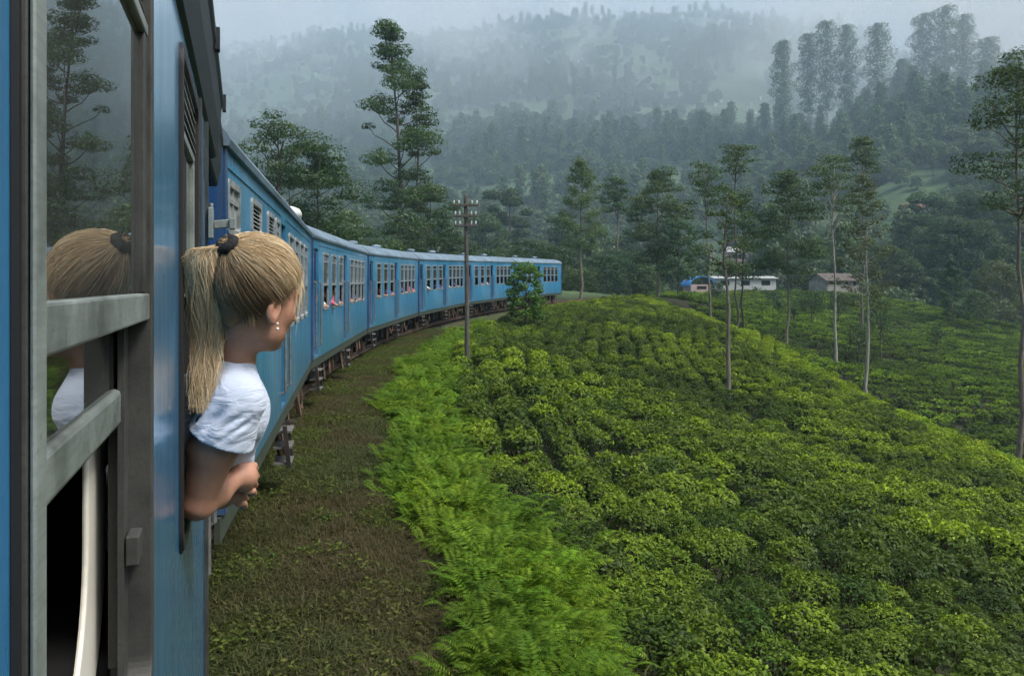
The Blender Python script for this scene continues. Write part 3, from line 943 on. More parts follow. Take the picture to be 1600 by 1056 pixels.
    bk.build('door_catch', M['alu_dull'], root, bevel=0.003)
    um = MB(); um.box((-2.5, -2, SKIRT-0.2), (-0.06, y_in-0.05, SKIRT-0.002)); um.build('underframe', M['under'], root)
near_carriage()
# ------------------------------------------------------------------ foliage tools
def leaf_quads(C, N, size, aspect=0.5, rng=None, droop=0.0, fold=0.15):
    """one folded diamond leaf per centre C, facing N; returns verts, quads"""
    n = len(C)
    r = rng.normal(size=(n, 3))
    u = r - N*np.sum(r*N, 1, keepdims=True)
    u /= np.linalg.norm(u, axis=1, keepdims=True) + 1e-9
    w = np.cross(N, u)
    if droop: u = u + np.array([0, 0, -droop]); u /= np.linalg.norm(u, axis=1, keepdims=True)
    s = np.asarray(size).reshape(-1, 1)
    V = np.stack([C - u*s*0.5, C + w*s*aspect*0.5 + N*s*fold*0.5 , C + u*s*0.5 - N*s*fold*0.3, C - w*s*aspect*0.5 + N*s*fold*0.5], 1)
    q = np.arange(n*4).reshape(n, 4)
    return V.reshape(-1, 3), q

def ell_points(n, rng, shell=0.5):
    d = rng.normal(size=(n, 3)); d /= np.linalg.norm(d, axis=1, keepdims=True)
    r = (shell + (1-shell)*rng.random(n))**(1/2.0)
    return d, d*r[:, None]

def clump_leaves(clumps, leaf, per, rng, aspect=0.55, up=0.35, flat_under=True):
    """clumps: (cx,cy,cz, rx,ry,rz)"""
    VV, QQ, b = [], [], 0
    for c in clumps:
        c = np.asarray(c, float)
        vol = (c[3]*c[4]*c[5])**(2/3)
        n = max(14, int(per*4.2*vol))
        d, p = ell_points(n, rng)
        if flat_under: p[:, 2] = np.where(p[:, 2] < -0.35, p[:, 2]*0.45, p[:, 2])
        # lumpy outline
        lump = 1 + 0.22*np.sin(5*d[:,0]+c[0]*3)*np.sin(4*d[:,1]+c[1]*5) + 0.15*np.sin(7*d[:,2]+c[2])
        P = c[:3] + p*lump[:, None]*c[3:6]
        N = d + rng.normal(size=(n, 3))*0.55 + np.array([0, 0, up])
        N /= np.linalg.norm(N, axis=1, keepdims=True)
        V, q = leaf_quads(P, N, 0.72*leaf*(0.6+0.8*rng.random(n)), aspect, rng)
        VV.append(V); QQ.append(q+b); b += len(V)
    return np.concatenate(VV), np.concatenate(QQ)

def limb(mb, p0, p1, r0, r1, n=5, sag=0.0, k=4, jit=0.0, rg=random):
    pts, rad = [], []
    for i in range(k+1):
        f = i/k
        p = [p0[j]*(1-f)+p1[j]*f for j in range(3)]
        p[2] += sag*math.sin(math.pi*f)
        if 0 < i < k:
            for j in range(3): p[j] += rg.uniform(-jit, jit)
        pts.append(p); rad.append(r0*(1-f)+r1*f)
    mb.tube(pts, rad, n, caps=False)

M['leaf_euc'] = leaf_mat('grevillea foliage', (0.022, 0.046, 0.020), (0.042, 0.082, 0.028), (0.095, 0.145, 0.045))
M['leaf_dark'] = leaf_mat('dark broadleaf foliage', (0.012, 0.034, 0.014), (0.024, 0.062, 0.022), (0.05, 0.105, 0.035))
M['leaf_pale'] = leaf_mat('pale feathery foliage', (0.045, 0.080, 0.035), (0.080, 0.125, 0.050), (0.15, 0.19, 0.07))
M['leaf_brown'] = leaf_mat('olive thin foliage', (0.040, 0.055, 0.025), (0.070, 0.085, 0.035), (0.12, 0.115, 0.05))
M['leaf_bright'] = leaf_mat('fresh sapling foliage', (0.035, 0.090, 0.014), (0.065, 0.150, 0.020), (0.12, 0.23, 0.03))
M['leaf_hill'] = leaf_mat('hillside forest foliage', (0.032, 0.062, 0.030), (0.075, 0.130, 0.050), (0.16, 0.225, 0.085), 0.012, (0.10, 0.145, 0.065))
M['bark_grey'] = bark_mat('grey bark', (0.075, 0.065, 0.05), (0.19, 0.165, 0.13))
M['bark_pale'] = bark_mat('pale eucalyptus bark', (0.17, 0.155, 0.125), (0.38, 0.36, 0.30))
M['bark_dark'] = bark_mat('dark mossy bark', (0.035, 0.030, 0.022), (0.10, 0.085, 0.06))

def tree_parts(kind, Ht, W, rg, rng, trunk_r=None, lean=(0, 0), leaf=0.3, per=70, bare=0.4, leafmat='leaf_euc', barkmat='bark_grey'):
    """trunk mesh and crown mesh of one tree, base at the origin"""
    mb = MB()
    tr = trunk_r or Ht*0.011
    k = 9
    wob = [(rg.uniform(-1, 1)*Ht*0.010, rg.uniform(-1, 1)*Ht*0.010) for _ in range(k+1)]
    def axis(f):
        i = min(int(f*k), k-1); g = f*k-i
        return (lean[0]*f + wob[i][0]*(1-g)+wob[i+1][0]*g, lean[1]*f + wob[i][1]*(1-g)+wob[i+1][1]*g, f*Ht)
    top = 0.97
    mb.tube([(axis(0)[0], axis(0)[1], -0.4)] + [axis(f*top/k) for f in range(k+1)], [tr*1.6, tr*1.25] + [tr*(1-0.8*f/k) for f in range(1, k+1)], 8)
    cl = []
    if kind == 'tiered':            # silky oak: short upswept limbs ending in separate cushions
        n = int(14 + Ht*0.9)
        for i in range(n):
            f = bare + (1-bare)*(i+0.5)/n
            g = (f-bare)/(1-bare)
            env = W*0.5*(0.62+0.5*math.sin(math.pi*min(1, g*1.05)**0.8))*(1-0.55*g**3)
            a = i*2.4+rg.uniform(-0.5, 0.5)
            ln = env*rg.uniform(0.55, 1.05)
            p0 = axis(f-0.04*rg.random())
            rise = ln*rg.uniform(0.2, 0.95)
            p1 = (p0[0]+math.cos(a)*ln, p0[1]+math.sin(a)*ln, min(p0[2]+rise, Ht*0.985))
            limb(mb, p0, p1, tr*0.42*(1-0.6*g), tr*0.10, 5, -ln*0.05, 4, ln*0.04, rg)
            cr = W*rg.choice((0.13, 0.19, 0.24, 0.29))*rg.uniform(0.85, 1.1)*(1-0.2*g)
            cl.append((p1[0], p1[1], p1[2], cr, cr, cr*rg.uniform(0.55, 0.85)))
            if rg.random() < 0.75:
                q = rg.uniform(0.45, 0.75)
                cl.append((p0[0]+(p1[0]-p0[0])*q+rg.uniform(-.3, .3), p0[1]+(p1[1]-p0[1])*q, p0[2]+(p1[2]-p0[2])*q+cr*0.5, cr*0.72, cr*0.72, cr*0.4))
        for i in range(4):
            c = axis(0.985-0.03*i); cr = W*(0.10+0.02*i)
            cl.append((c[0]+rg.uniform(-1, 1)*W*0.06, c[1]+rg.uniform(-1, 1)*W*0.06, c[2]-cr*0.4, cr, cr, cr*0.6))
    elif kind == 'umbrella':        # bare bole, flat-topped head of cushions on spreading limbs
        n = 13
        f0 = bare
        for i in range(n):
            a = i*2.4+rg.uniform(-0.4, 0.4); g = (i+0.5)/n
            ln = W*0.5*rg.uniform(0.35, 1.0)*(1-0.35*g)
            p0 = axis(f0+(0.93-f0)*g*0.8)
            zt = Ht*(f0+(1-f0)*(0.35+0.62*g)) - 0.25*ln
            p1 = (p0[0]+math.cos(a)*ln, p0[1]+math.sin(a)*ln, min(max(zt, p0[2]+0.2*ln), Ht*0.97))
            limb(mb, p0, p1, tr*0.45, tr*0.10, 5, ln*0.06, 5, ln*0.05, rg)
            cr = W*rg.uniform(0.18, 0.28)
            cl.append((p1[0], p1[1], p1[2], cr, cr, cr*0.5))
            if rg.random() < 0.6: cl.append((p1[0]+rg.uniform(-1, 1)*cr, p1[1]+rg.uniform(-1, 1)*cr, p1[2]+rg.uniform(-.3, .5)*cr, cr*0.7, cr*0.7, cr*0.4))
        c = axis(0.97); cl.append((c[0], c[1], c[2]-W*0.04, W*0.2, W*0.2, W*0.1))
    elif kind == 'broad':           # dense rounded broadleaf
        n = 26
        for i in range(n):
            a = i*2.4; g = (i+0.5)/n
            zf = bare + (0.93-bare)*g
            rr = W*0.5*math.sqrt(max(0.05, 1-((zf-(bare+0.35*(1-bare)))/(1-bare)*1.25)**2))*rg.uniform(0.55, 0.95)
            p0 = axis(min(0.8, bare*0.8+0.5*g*(1-bare)))
            p1 = (p0[0]+math.cos(a)*rr, p0[1]+math.sin(a)*rr, zf*Ht)
            if i % 2 == 0: limb(mb, p0, p1, tr*0.5, tr*0.12, 5, 0, 3, 0.1, rg)
            cr = W*rg.uniform(0.13, 0.21)
            cl.append((*p1, cr, cr, cr*0.75))
        c = axis(0.9); cl.append((c[0], c[1], c[2]*1.0, W*0.2, W*0.2, Ht*0.09))
    elif kind == 'feather':         # open conical crown, fine drooping sprays on many level limbs
        n = 34
        for i in range(n):
            f = bare + (0.99-bare)*(i/n)
            g = (f-bare)/(1-bare)
            ln = W*0.5*(1-g**1.6)*rg.uniform(0.6, 1.05)*(0.55+0.45*min(1, g*4))+0.15
            a = i*2.4+rg.uniform(-0.4, 0.4)
            p0 = axis(f); p1 = (p0[0]+math.cos(a)*ln, p0[1]+math.sin(a)*ln, min(p0[2]+ln*rg.uniform(0.35, 0.7), Ht*0.99))
            limb(mb, p0, p1, tr*0.25*(1-0.5*g), tr*0.05, 4, 0, 3, 0.05, rg)
            for q in (0.45, 0.75, 1.0):
                cr = W*0.085*(0.7+0.6*rg.random())
                cl.append((p0[0]+(p1[0]-p0[0])*q+rg.uniform(-.2,.2), p0[1]+(p1[1]-p0[1])*q+rg.uniform(-.2,.2), p0[2]+(p1[2]-p0[2])*q, cr, cr, cr*0.9))
        cl.append((*axis(0.99), W*0.05, W*0.05, W*0.09))
    elif kind == 'column':          # tall forest eucalypt: long pale bole, upright tapering head with ragged tufts
        n = 30
        for i in range(n):
            f = bare + (0.98-bare)*(i+0.5)/n; g = (f-bare)/(1-bare)
            env = W*0.42*(0.45+0.65*math.sin(math.pi*(0.12+0.78*g)))
            a = i*2.4+rg.uniform(-.5, .5)
            ln = env*rg.uniform(0.6, 1.1)
            p0 = axis(f-0.05); p1 = (p0[0]+math.cos(a)*ln, p0[1]+math.sin(a)*ln, min(p0[2]+ln*0.9, Ht))
            limb(mb, p0, p1, tr*0.3, tr*0.08, 4, 0, 3, 0.2, rg)
        n = int(per*240)
        g = rng.random(n)**0.85
        env = W*0.46*(0.40+0.70*np.sin(math.pi*(0.10+0.80*g)))
        an = rng.random(n)*6.283; rho = np.sqrt(rng.random(n))
        # ragged plates of leaf with gaps of sky between them
        gap = np.sin(g*31+2.0*np.sin(an*2+g*9))*np.sin(an*3+g*14+rg.random()*6)
        keep = (gap > -0.25 - 0.9*(1-rho)) 
        rho = rho*(0.82+0.25*np.sin(g*23+an*2))
        ax_ = np.array([axis(bare+(0.99-bare)*q) for q in g])
        P = ax_ + np.stack([np.cos(an)*env*rho, np.sin(an)*env*rho, -0.12*env*rho + rng.normal(size=n)*0.15], 1)
        P = P[keep]; N = np.stack([np.cos(an), np.sin(an), np.full(n, 0.6)], 1)[keep] + rng.normal(size=(keep.sum(), 3))*0.6
        N /= np.linalg.norm(N, axis=1, keepdims=True)
        V, Q = leaf_quads(P, N, leaf*(0.5+0.8*rng.random(len(P))), 0.6, rng)
        return mb.mesh('trunk', M[barkmat], smooth=True), mesh_np('crown', V, Q, None, M[leafmat])
    V, Q = clump_leaves(cl, leaf, per, rng)
    return mb.mesh('trunk', M[barkmat], smooth=True), mesh_np('crown', V, Q, None, M[leafmat])

def px_world(x, z):
    return (x-800)/F_PX*z

def tree_at(name, label, kind, x, ytop, z, wpx, group='trees on the tea estate', lean_px=0, base=None, cat='tree', seed=0, **kw):
    """tree standing on the ground at depth z with its tip at the height the photograph shows"""
    rg = random.Random(seed*31+int(x)); rng = np.random.default_rng(seed*17+int(x))
    X = px_world(x, z)
    g = Hs(X, z) if base is None else base
    Ht = (HORIZON-ytop)/F_PX*z - g
    W = wpx/F_PX*z
    t, c = tree_parts(kind, Ht, W, rg, rng, lean=(lean_px/F_PX*z, 0), **kw)
    o = empty(name, (X, z, g))
    link('trunk', t, o); link('crown', c, o)
    tag(o, label, cat, group)
    return o

# scatter of many small plants as one object
def scatter(name, P, rot, scl, idx, protos, label, cat):
    pc = bpy.data.collections.new(name + '_source')
    for i, me in enumerate(protos):
        po = bpy.data.objects.new('%s_%02d' % (name, i), me)
        pc.objects.link(po)
    me = bpy.data.meshes.new(name)
    me.vertices.add(len(P)); me.vertices.foreach_set('co', np.asarray(P, np.float32).ravel())
    a = me.attributes.new('rot', 'FLOAT_VECTOR', 'POINT'); a.data.foreach_set('vector', np.asarray(rot, np.float32).ravel())
    a = me.attributes.new('scl', 'FLOAT_VECTOR', 'POINT'); a.data.foreach_set('vector', np.asarray(scl, np.float32).ravel())
    a = me.attributes.new('idx', 'INT', 'POINT'); a.data.foreach_set('value', np.asarray(idx, np.int32))
    o = link(name, me)
    ng = bpy.data.node_groups.new(name, 'GeometryNodeTree')
    ng.interface.new_socket('Geometry', in_out='INPUT', socket_type='NodeSocketGeometry')
    ng.interface.new_socket('Geometry', in_out='OUTPUT', socket_type='NodeSocketGeometry')
    gi = ng.nodes.new('NodeGroupInput'); go = ng.nodes.new('NodeGroupOutput')
    ip = ng.nodes.new('GeometryNodeInstanceOnPoints'); ci = ng.nodes.new('GeometryNodeCollectionInfo')
    ci.inputs['Collection'].default_value = pc; ci.inputs['Separate Children'].default_value = True; ci.inputs['Reset Children'].default_value = True
    def attr(nm, typ):
        n = ng.nodes.new('GeometryNodeInputNamedAttribute'); n.data_type = typ; n.inputs['Name'].default_value = nm
        return n.outputs['Attribute']
    ng.links.new(gi.outputs[0], ip.inputs['Points'])
    ng.links.new(ci.outputs[0], ip.inputs['Instance'])
    ip.inputs['Pick Instance'].default_value = True
    ng.links.new(attr('idx', 'INT'), ip.inputs['Instance Index'])
    ng.links.new(attr('rot', 'FLOAT_VECTOR'), ip.inputs['Rotation'])
    ng.links.new(attr('scl', 'FLOAT_VECTOR'), ip.inputs['Scale'])
    ng.links.new(ip.outputs[0], go.inputs[0])
    md = o.modifiers.new('scatter', 'NODES'); md.node_group = ng
    tag(o, label, cat, kind='stuff')
    return o
# ------------------------------------------------------------------ tea
M['tea'] = leaf_mat('tea leaves', (0.020, 0.042, 0.009), (0.052, 0.098, 0.014), (0.095, 0.155, 0.020), 0.22, (0.034, 0.056, 0.015), transl=0.25, rough=0.55, spec=0.18, flush=(0.27, 0.37, 0.018))
M['tea_far'] = leaf_mat('tea canopy', (0.030, 0.062, 0.010), (0.055, 0.108, 0.015), (0.095, 0.160, 0.02), 0.10, (0.034, 0.060, 0.013), transl=0.25, rough=0.7, spec=0.1, flush=(0.22, 0.34, 0.018))
M['twig'] = simple('tea bush twigs', (0.05, 0.035, 0.022), 0.9, var=0.4)

def tea_bush_mesh(seed, n, leaf, flush_amt=0.5, mat='tea'):
    """plucked tea bush: low clipped cushion about 0.75 m across and 0.6 m high"""
    rng = np.random.default_rng(seed)
    a = rng.random(n)*2*math.pi
    side = rng.random(n) < 0.36
    rho = np.sqrt(rng.random(n))
    R = 0.37*(1+0.10*np.sin(3*a+seed)+0.07*np.sin(5*a+2*seed))
    lump = 0.035*np.sin(9*rho*np.cos(a)+seed)+0.035*np.cos(10*rho*np.sin(a)+seed*2)
    top = 0.58 - 0.14*rho**4 + 0.7*lump
    hs = rng.random(n)
    rr = np.where(side, 0.80+0.20*np.sin(hs*math.pi*0.62+0.5), rho*0.97)*R
    z = np.where(side, 0.06+0.36*hs, top - 0.05*rng.random(n)**2)
    P = np.stack([rr*np.cos(a), rr*np.sin(a), z], 1)
    tilt = np.where(side, 1.0, 0.75*rho**3)
    N = np.stack([np.cos(a)*tilt, np.sin(a)*tilt, np.where(side, 0.15+0.35*hs, 1.0)], 1) + rng.normal(size=(n, 3))*0.34
    N /= np.linalg.norm(N, axis=1, keepdims=True)
    # pale shoots standing a little above the plucking table
    sh = (~side) & (rng.random(n) < 0.12)
    P[sh, 2] += 0.015+0.035*rng.random(sh.sum())
    N[sh] = N[sh]*np.array([1, 1, 0.4]) + rng.normal(size=(sh.sum(), 3))*0.3; N /= np.linalg.norm(N, axis=1, keepdims=True)
    V, Q = leaf_quads(P, N, leaf*(0.65+0.7*rng.random(n)), 0.52, rng, 0.0, 0.2)
    f = np.where(sh, 0.75+0.25*rng.random(n), np.where(side, 0, np.clip(0.25+0.9*rng.random(n), 0, 1)*flush_amt*np.clip(1.15-rho**4, 0, 1)))
    mb = MB(); rg = random.Random(seed)
    for k in range(5):
        an = rg.random()*6.28
        limb(mb, (0.03*math.cos(an), 0.03*math.sin(an), -0.15), (0.24*math.cos(an), 0.24*math.sin(an), 0.42), 0.018, 0.008, 4, 0.05, 2, 0.03, rg)
    tv = np.array(mb.v); tq = np.array(mb.f)
    nV = len(V)
    me = mesh_np('tea_bush', np.concatenate([V, tv]), np.concatenate([Q, tq+nV]), None, [M[mat], M['twig']])
    mi = np.zeros(len(Q)+len(tq), np.int32); mi[len(Q):] = 1
    me.polygons.foreach_set('material_index', mi)
    ao = me.attributes.new('old_shade', 'FLOAT', 'POINT')
    fo = np.where(side, np.clip(1.05-1.3*hs, 0, 0.9)+0.1*rng.random(n), 0)  # darker down the sides: older leaves plus shade put into the colour
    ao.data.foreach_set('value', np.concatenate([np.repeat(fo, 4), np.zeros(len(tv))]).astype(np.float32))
    at = me.attributes.new('flush', 'FLOAT', 'POINT')
    at.data.foreach_set('value', np.concatenate([np.repeat(f, 4), np.zeros(len(tv))]).astype(np.float32))
    return me

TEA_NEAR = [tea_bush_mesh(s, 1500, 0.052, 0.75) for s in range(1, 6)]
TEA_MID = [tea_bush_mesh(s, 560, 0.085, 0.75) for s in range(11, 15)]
M['tea_brow_lit'] = leaf_mat('young tea brightened for the lit brow', (0.13, 0.20, 0.016), (0.21, 0.31, 0.020), (0.30, 0.40, 0.026), transl=0.3, rough=0.6, spec=0.15)  # young leaf green, brightened to put the light on the brow into colour
TEA_BRIGHT = [tea_bush_mesh(s, 560, 0.085, 1.0, 'tea_brow_lit') for s in range(31, 34)]
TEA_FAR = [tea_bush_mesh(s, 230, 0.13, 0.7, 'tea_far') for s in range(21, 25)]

def visible_px(X, Y, Z, pad=80):
    x = 800 + F_PX*X/np.maximum(Y, 0.1); y = HORIZON - F_PX*Z/np.maximum(Y, 0.1)
    return (Y > 1) & (x > -pad) & (x < 1600+pad) & (y > -pad) & (y < 1056+pad*2.5)

def plant_tea():
    rng = np.random.default_rng(3)
    # near slope: rows follow the contour round the hill, parallel to the railway
    pts = []
    row = 0
    for t in np.arange(2.45, 34, 0.80):
        row += 1
        a = -14.0 + rng.random()
        while a < 86:
            if t > np.interp(a, [0, 8, 16], [2.55, 2.75, 3.0]): pts.append((a, t + 0.10*math.sin(a*0.5+row*0.35) + rng.normal()*0.06))
            a += 0.57 + 0.12*rng.random()
    pts = np.array(pts)
    X, Y = track_pt(pts[:, 0], pts[:, 1])
    Z = H(X, Y)
    gap = vnoise(X*1.5, Y*1.5, 77)
    lim = np.interp(Y, [0, 28, 35, 43, 53, 63, 76, 95], [20, 20.5, 19.5, 18.3, 18, 17, 14, 12])   # just past the brow
    keep = (gap > 0.09) & visible_px(X, Y, Z) & (X < lim+2) & (rng.random(len(X)) > 0.03)
    pole = np.hypot(X-px_world(729, 24.5), Y-24.5) > 0.6
    keep &= pole
    X, Y, Z = X[keep], Y[keep], Z[keep]
    D = np.hypot(X, Y)
    order = np.argsort(D)
    n_near = min(300, len(order))
    proto = []
    # how strongly the flush shows varies from bush to bush, so near meshes are shared in two sets
    for k in order[:n_near]:
        me = TEA_NEAR[int(rng.integers(5))] if D[k] < 13 else TEA_MID[int(rng.integers(4))]
        o = bpy.data.objects.new('tea_bush', me); COL.objects.link(o)
        s = 0.68+0.36*rng.random()
        o.location = (X[k], Y[k], Z[k]-0.03); o.scale = (s*1.06, s*1.06, s*(0.82+0.36*rng.random())); o.rotation_euler = (0.10*rng.normal(), 0.10*rng.normal(), rng.random()*6.28)
        tag(o, 'clipped green tea bush in the close-set rows filling the near slope', 'tea bush', 'tea bushes on the near slope')
    rest = order[n_near:]
    n = len(rest)
    s = 0.68+0.36*rng.random(n)
    sc = np.stack([s*1.06, s*1.06, s*(0.86+0.26*rng.random(n))], 1)
    ro = np.stack([0.1*rng.normal(size=n), 0.1*rng.normal(size=n), rng.random(n)*6.28], 1)
    ix = np.where(D[rest] < 12.5, rng.integers(0, 5, n), 5 + rng.integers(0, 4, n))
    lm = np.interp(Y[rest], [0, 28, 35, 43, 53, 63, 76, 95], [20, 20.5, 19.5, 18.3, 18, 17, 14, 12])
    ix = np.where((np.abs(X[rest]-lm+1.6) < 1.8 + 0.8*rng.normal(size=n)*0.6), 9 + rng.integers(0, 3, n), ix)  # rows along the brow take the brightened leaf colour
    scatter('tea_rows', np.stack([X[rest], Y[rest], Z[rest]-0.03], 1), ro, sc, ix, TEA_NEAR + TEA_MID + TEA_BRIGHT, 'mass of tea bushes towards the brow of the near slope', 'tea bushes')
    # second field across the hollow: level terraced rows
    pts = []
    for yv in np.arange(42, 158, 1.9):
        xx = 4.0 + rng.random()
        while xx < 125:
            pts.append((xx, yv + 1.6*math.sin(xx*0.05+yv*0.02) + rng.normal()*0.12)); xx += 1.15+0.25*rng.random()
    P = np.array(pts); X, Y = P[:, 0], P[:, 1]; Z = H(X, Y)
    lim = np.interp(Y, [0, 28, 35, 43, 53, 63, 76, 95, 120, 160], [20, 20.5, 19.5, 18.3, 18, 17, 14, 14, 18, 22])
    br = np.interp(X, [20, 48, 66, 76, 84, 110], [158, 150, 150, 140, 130, 120])
    keep = (X > lim+np.interp(Y, [30, 60, 90, 120], [8, 8, 5, 3])) & visible_px(X, Y, Z) & (Y < br+4) & (vnoise(X*0.35, Y*1.1, 99) > 0.13)
    X, Y, Z = X[keep], Y[keep], Z[keep]; n = len(X)
    s = 0.9+0.35*rng.random(n)
    sc = np.stack([s*1.7, s*1.45, s*(1.0+0.4*rng.random(n))], 1)
    ro = np.stack([0.08*rng.normal(size=n), 0.08*rng.normal(size=n), 0.3*rng.normal(size=n)], 1)
    scatter('tea_terraces', np.stack([X, Y, Z-0.05], 1), ro, sc, rng.integers(0, 4, n), TEA_FAR, 'second tea field in level rows across the hollow below the sheds', 'tea bushes')
plant_tea()

# ------------------------------------------------------------------ ferns along the track
M['fern'] = leaf_mat('bright bracken', (0.058, 0.112, 0.008), (0.112, 0.198, 0.012), (0.19, 0.29, 0.018), 0.7, (0.055, 0.112, 0.011), transl=0.35, rough=0.65, spec=0.12)
M['weed'] = leaf_mat('trackside grass', (0.020, 0.040, 0.009), (0.048, 0.068, 0.018), (0.12, 0.11, 0.042), 0.4, (0.080, 0.056, 0.028), transl=0.3, rough=0.7, spec=0.2)
def fern_mesh(seed, nf=20, ln=0.75, pairs=13):
    rng = np.random.default_rng(seed)
    VV, QQ, b = [], [], 0
    for i in range(nf):
        az = rng.random()*6.28; L = ln*(0.6+0.6*rng.random()); lift = 0.85+0.65*rng.random()
        f = np.linspace(0.12, 1, pairs)
        r = L*(f*0.85); z = L*(lift*f - 0.85*f**2.2) + 0.05
        base = np.stack([np.cos(az)*r, np.sin(az)*r, z], 1) + np.array([rng.normal()*0.10, rng.normal()*0.10, 0])
        side = np.array([-math.sin(az), math.cos(az), 0.0])
        fw = np.gradient(base, axis=0); fw /= np.linalg.norm(fw, axis=1, keepdims=True)
        wid = 0.14*L*np.sin(np.pi*np.clip(f*0.93+0.07, 0, 1))**0.8 + 0.012
        for s in (-1, 1):
            tip = base + side*s*wid[:, None] + fw*wid[:, None]*0.45 + np.array([0, 0, -0.25])*wid[:, None]
            m = (base+tip)/2; pw = 0.0085*L/0.45
            V = np.stack([base, m + fw*pw, tip, m - fw*pw], 1).reshape(-1, 3)
            VV.append(V); QQ.append(np.arange(len(V)).reshape(-1, 4)+b); b += len(V)
    return mesh_np('fern', np.concatenate(VV), np.concatenate(QQ), None, M['fern'])
FERNS = [fern_mesh(s, 60, 0.25+0.03*s, 18) for s in range(1, 6)]
def plant_ferns():
    rng = np.random.default_rng(8)
    pts = []
    for a in np.arange(-3.5, 40, 0.22):
        wd = np.interp(a, [-4, 2, 10, 20, 30, 40], [0.88, 0.92, 1.15, 1.5, 1.8, 1.6])
        for _ in range(7 if a < 22 else 4):
            pts.append((a+rng.normal()*0.12, 1.72 + rng.random()**1.2*wd + 0.25*math.sin(a*0.9)))
    P = np.array(pts); X, Y = track_pt(P[:, 0], P[:, 1]); Z = H(X, Y)
    keep = visible_px(X, Y, Z); X, Y, Z = X[keep], Y[keep], Z[keep]
    t = track_t(X, Y)
    D = np.hypot(X, Y); order = np.argsort(D)
    for k in order[:300]:
        o = bpy.data.objects.new('fern', FERNS[int(rng.integers(5))]); COL.objects.link(o)
        s = 0.7+0.55*rng.random()
        s *= np.interp(t[k], [1.5, 2.1, 2.8, 3.6], [0.62, 0.95, 1.08, 1.0])
        o.location = (X[k], Y[k], Z[k]); o.scale = (s, s, s*(0.95+0.45*rng.random())); o.rotation_euler = (0.16*rng.normal(), 0.16*rng.normal(), rng.random()*6.28)
        tag(o, 'bright green feathery fern in the thicket edging the track', 'fern', 'ferns lining the railway bank')
    rest = order[300:]; n = len(rest)
    if n:
        s = 0.8+0.5*rng.random(n)
        scatter('fern_thicket', np.stack([X[rest], Y[rest], Z[rest]], 1), np.stack([0.15*rng.normal(size=n), 0.15*rng.normal(size=n), rng.random(n)*6.28], 1), np.stack([s, s, s*1.1], 1), rng.integers(0, 5, n), FERNS, 'far end of the green fern thicket below the carriages', 'ferns')
plant_ferns()

def grass_mesh(seed, n=44, ln=0.11):
    rng = np.random.default_rng(seed)
    a = rng.random(n)*6.28; L = ln*(0.4+rng.random(n))
    b = np.stack([rng.normal(size=n)*0.07, rng.normal(size=n)*0.07, np.zeros(n)], 1)
    d = np.stack([np.cos(a), np.sin(a), np.zeros(n)], 1); s = np.stack([-np.sin(a), np.cos(a), np.zeros(n)], 1)*0.0030
    mid = b + d*L[:, None]*0.3 + np.array([0, 0, 1])*L[:, None]*0.6
    tip = b + d*L[:, None]*0.9 + np.array([0, 0, 1])*L[:, None]*(0.3+0.5*rng.random(n))[:, None]
    V = np.stack([b-s, b+s, mid+s, mid-s, tip], 1)
    base = np.arange(n)[:, None]*5
    Q = base + np.array([0, 1, 2, 3]); T = base + np.array([3, 2, 4])
    return mesh_np('grass', V.reshape(-1, 3), Q, T, M['weed'])
def weed_mesh(seed, n=40):
    rng = np.random.default_rng(seed)
    P = np.stack([rng.normal(size=n)*0.08, rng.normal(size=n)*0.08, 0.01+0.07*rng.random(n)], 1)
    N = rng.normal(size=(n, 3))*0.5 + np.array([0, 0, 1]); N /= np.linalg.norm(N, axis=1, keepdims=True)
    V, Q = leaf_quads(P, N, 0.012+0.022*rng.random(n), 0.6, rng)
    return mesh_np('weed', V, Q, None, M['weed'])
def plant_grass():
    rng = np.random.default_rng(12)
    protos = [grass_mesh(s) for s in range(5)] + [weed_mesh(s) for s in range(10, 12)]
    n = 34000
    a = -4 + 40*rng.random(n)**1.5; t = -0.35 + 2.9*rng.random(n)
    X, Y = track_pt(a, t)
    Z = H(X, Y)
    bare = fbm(X/0.7, Y/0.7, 41, 4)
    keep = visible_px(X, Y, Z) & (bare > -0.10 + 0.1*rng.normal(size=n)) 
    X, Y, Z = X[keep], Y[keep], Z[keep]; n = len(X)
    s = 0.6+0.8*rng.random(n); s *= 1+0.8*np.clip((track_t(X, Y)-1.5), 0, 1)
    scatter('grass', np.stack([X, Y, Z], 1), np.stack([np.zeros(n), np.zeros(n), rng.random(n)*6.28], 1), np.stack([s, s, s], 1), rng.integers(0, 7, n), protos, 'thin brown and green grass on the strip beside the train', 'grass')
plant_grass()
M['weed_leaf'] = leaf_mat('low trackside weeds', (0.028, 0.055, 0.010), (0.065, 0.105, 0.018), (0.15, 0.18, 0.032), 0.6, (0.085, 0.080, 0.026), transl=0.3, rough=0.7, spec=0.15)
